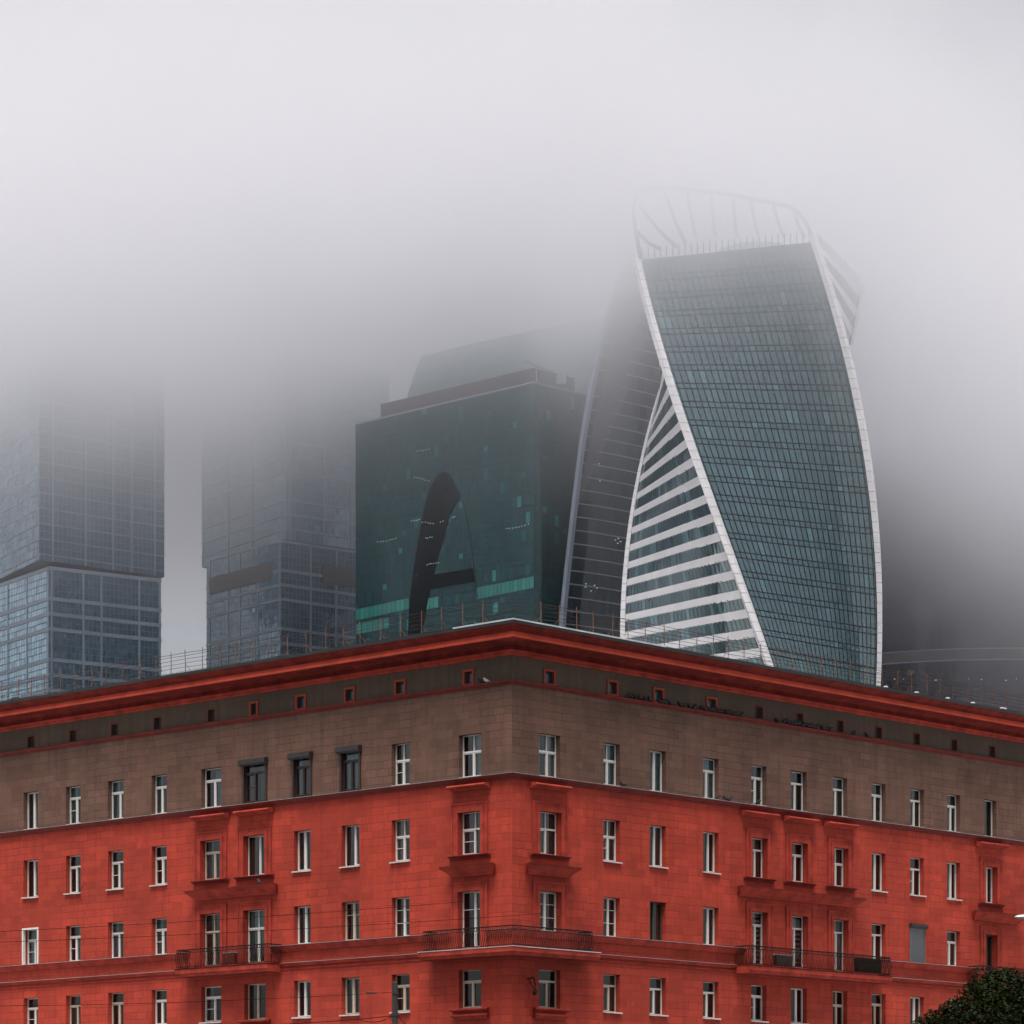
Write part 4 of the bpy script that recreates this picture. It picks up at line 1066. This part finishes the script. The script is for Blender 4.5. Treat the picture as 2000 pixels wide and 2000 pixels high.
tree()

# ================================================================== ROOF CLUTTER
def on_roof(f, px, p): return BP(f, s_of(f, px, p), p, 0) + Vector((0, D0, 0))
P = on_roof('R', 1779, .5)
SP = thing('roof_floodlight', (P.x, P.y, 25.93), 'small black floodlight on a thin post at the roof edge', 'floodlight')
mb = MB(); mb.tube([(0, 0, 0), (-.02, 0, 1.0)], .03, 6); mb.build('post', M['pole'], SP)
mb = MB(); mb.box(-.16, .10, -.14, .10, .92, 1.2); mb.box(.08, .2, -.1, .1, 1.0, 1.15); mb.build('lamp_head', M['pole'], SP)
for f, px, lab, m_ in (('L', 263, 'low dark vent hood on the roof edge before the left tower', 'pole'), ('L', 557, 'dark sloped vent hood on the roof edge below the second blue tower', 'roof'), ('L', 31, 'black peaked vent hood on the roof edge at far left', 'pole')):
    P = on_roof(f, px, .3); mb = MB()
    h = .30
    mb.hexa([(-.45, -.2, -.02), (.45, -.2, -.02), (.45, .2, -.02), (-.45, .2, -.02), (-.18, -.08, h), (.25, -.08, h), (.25, .08, h), (-.18, .08, h)])
    o = mb.build('roof_vent', M[m_]); o.location = (P.x, P.y, 25.9); o.rotation_euler.z = ANG[f]; tag(o, lab, 'roof vent')
for px in (1730, 1790, 1851, 1900, 1957, 1962):
    P = on_roof('R', px, 1.2); mb = MB(); mb.ball((0, 0, 0), .13, .09, .055, 8, 5); o = mb.build('snow_clump', M['snow']); o.location = (P.x, P.y, 25.92)
    tag(o, 'small pale clump of snow on the dark roof edge right of the twisted tower', 'snow clump', 'snow clumps on the roof edge')

# planter boxes hung inside the railings
def planter(f, s, wd, h, lab, m_, fill):
    P = BP(f, s, .70, 12.33) + Vector((0, D0, 0)); T = thing('planter_box', tuple(P), lab, 'planter', None, ANG[f])
    mb = MB(); mb.hexa([(-wd / 2 + .04, -.12, 0), (wd / 2 - .04, -.12, 0), (wd / 2 - .04, .06, 0), (-wd / 2 + .04, .06, 0), (-wd / 2, -.15, h), (wd / 2, -.15, h), (wd / 2, .07, h), (-wd / 2, .07, h)]); mb.build('box', M[m_], T)
    mb = MB(); mb.box(-wd / 2 + .02, wd / 2 - .02, -.13, .05, h + .002, h + .05); mb.build('filling', M[fill], T)
planter('L', s_of('L', 448, .7), .85, .48, 'red planter box with snow on top on the balcony of the left wall', 'trimdark', 'snow')
planter('R', s_of('R', 1530, .7), 1.2, .46, 'dark planter box near the middle of the long right balcony', 'maroon', 'snow')
planter('R', s_of('R', 1696, .7), 1.9, .62, 'large black planter box at the right end of the long balcony', 'iron', 'bark')

# ================================================================== PIGEONS
def pigeon_mesh(mat, rr_):
    mb = MB()
    tilt = Matrix.Rotation(R_(-28 + rr_), 3, 'Y')
    mb.ball((0, 0, .10), .135, .062, .068, 9, 6, 0, tilt)
    mb.ball((.105, 0, .195), .042, .036, .042, 7, 5); mb.tube([(.08, 0, .14), (.105, 0, .19)], [.05, .035], 7)
    mb.tube([(.14, 0, .192), (.175, 0, .185)], [.014, .003], 5)
    mb.hexa([(-.22, -.035, .02), (-.08, -.04, .06), (-.08, .04, .06), (-.22, .035, .02), (-.22, -.035, .035), (-.08, -.04, .10), (-.08, .04, .10), (-.22, .035, .035)])
    for y in (-.02, .02): mb.tube([(.01, y, .06), (.02, y, 0)], .008, 4)
    o = mb.build('pigeon', mat, None, None, 0, True); return o
p_dark = [pigeon_mesh(M['pigeon'], a) for a in (0, 14, -14)]; first = [True] * 3
rr = random.Random(55)
def pigeon(f, px, p, z, label, group):
    k = rr.randrange(3)
    if first[k]: o = p_dark[k]; first[k] = False
    else: o = p_dark[k].copy(); COL.objects.link(o)
    P = BP(f, s_of(f, px, p), p, z) + Vector((0, D0, 0)); o.location = P
    o.rotation_euler.z = ANG[f] + rr.choice((0, math.pi, 0, math.pi, .5, 2.4, -1.2)) + rr.uniform(-.4, .4)
    s = rr.uniform(.92, 1.12); o.scale = (s, s, s)
    for q in ('label', 'category', 'group'):
        if q in o: del o[q]
    return tag(o, label, 'pigeon', group)
for x in (880, 905, 930, 965, 1003, 1040, 1113, 1135, 1158, 1195, 1275, 1302, 1342, 1380, 1430, 1452, 1490, 1510, 1528, 1560, 1587, 1615, 1640, 1665, 1690, 1732):
    pigeon('R', 1000 + x / 3.864, .08, 23.625, 'dark pigeon in the long row on the red ledge among the orange framed attic windows', 'long row of pigeons on the attic ledge')
for x in (68, 118, 155, 178, 200, 225, 248, 272, 300, 322, 342, 365, 415, 440, 468):
    pigeon('R', 1500 + x / 3.864, .08, 23.625, 'dark pigeon in the shorter row on the red ledge by the louvred attic vents', 'short row of pigeons on the attic ledge')
for x, l in ((653, 'lone dark pigeon on the attic ledge right of the second row'), (752, 'lone dark pigeon on the attic ledge just left of a louvre')):
    pigeon('R', 1500 + x / 3.864, .08, 23.625, l, None)
pigeon('R', 1000 + 840 / 3.864, .15, 19.69, 'dark pigeon on the grey ledge right of the second brown wall window', None)
for x in (1555, 1615, 1645):
    pigeon('R', 1000 + x / 3.864, .15, 19.69, 'dark pigeon of the few on the grey ledge between two brown wall windows', 'pigeons on the grey ledge')
pigeon('R', 1480, .15, 19.69, 'dark pigeon on the grey ledge under the fifth brown wall window', None)
pigeon('L', 938, .08, 23.625, 'dark pigeon beside the pale one on the attic ledge near the corner', None)
o = pigeon_mesh(M['pigeonw'], 6); P = BP('L', s_of('L', 950, .08), .08, 23.625); o.location = (P.x, P.y + D0, P.z); o.rotation_euler.z = 2.6; tag(o, 'pale pigeon on the attic ledge near the building corner', 'pigeon')
pigeon('L', 929, .95, 25.91, 'dark pigeon on the roof edge left of the corner', None)
pigeon('L', 505.6, .45, 15.90, 'dark pigeon on the red hood above the left balcony', None)
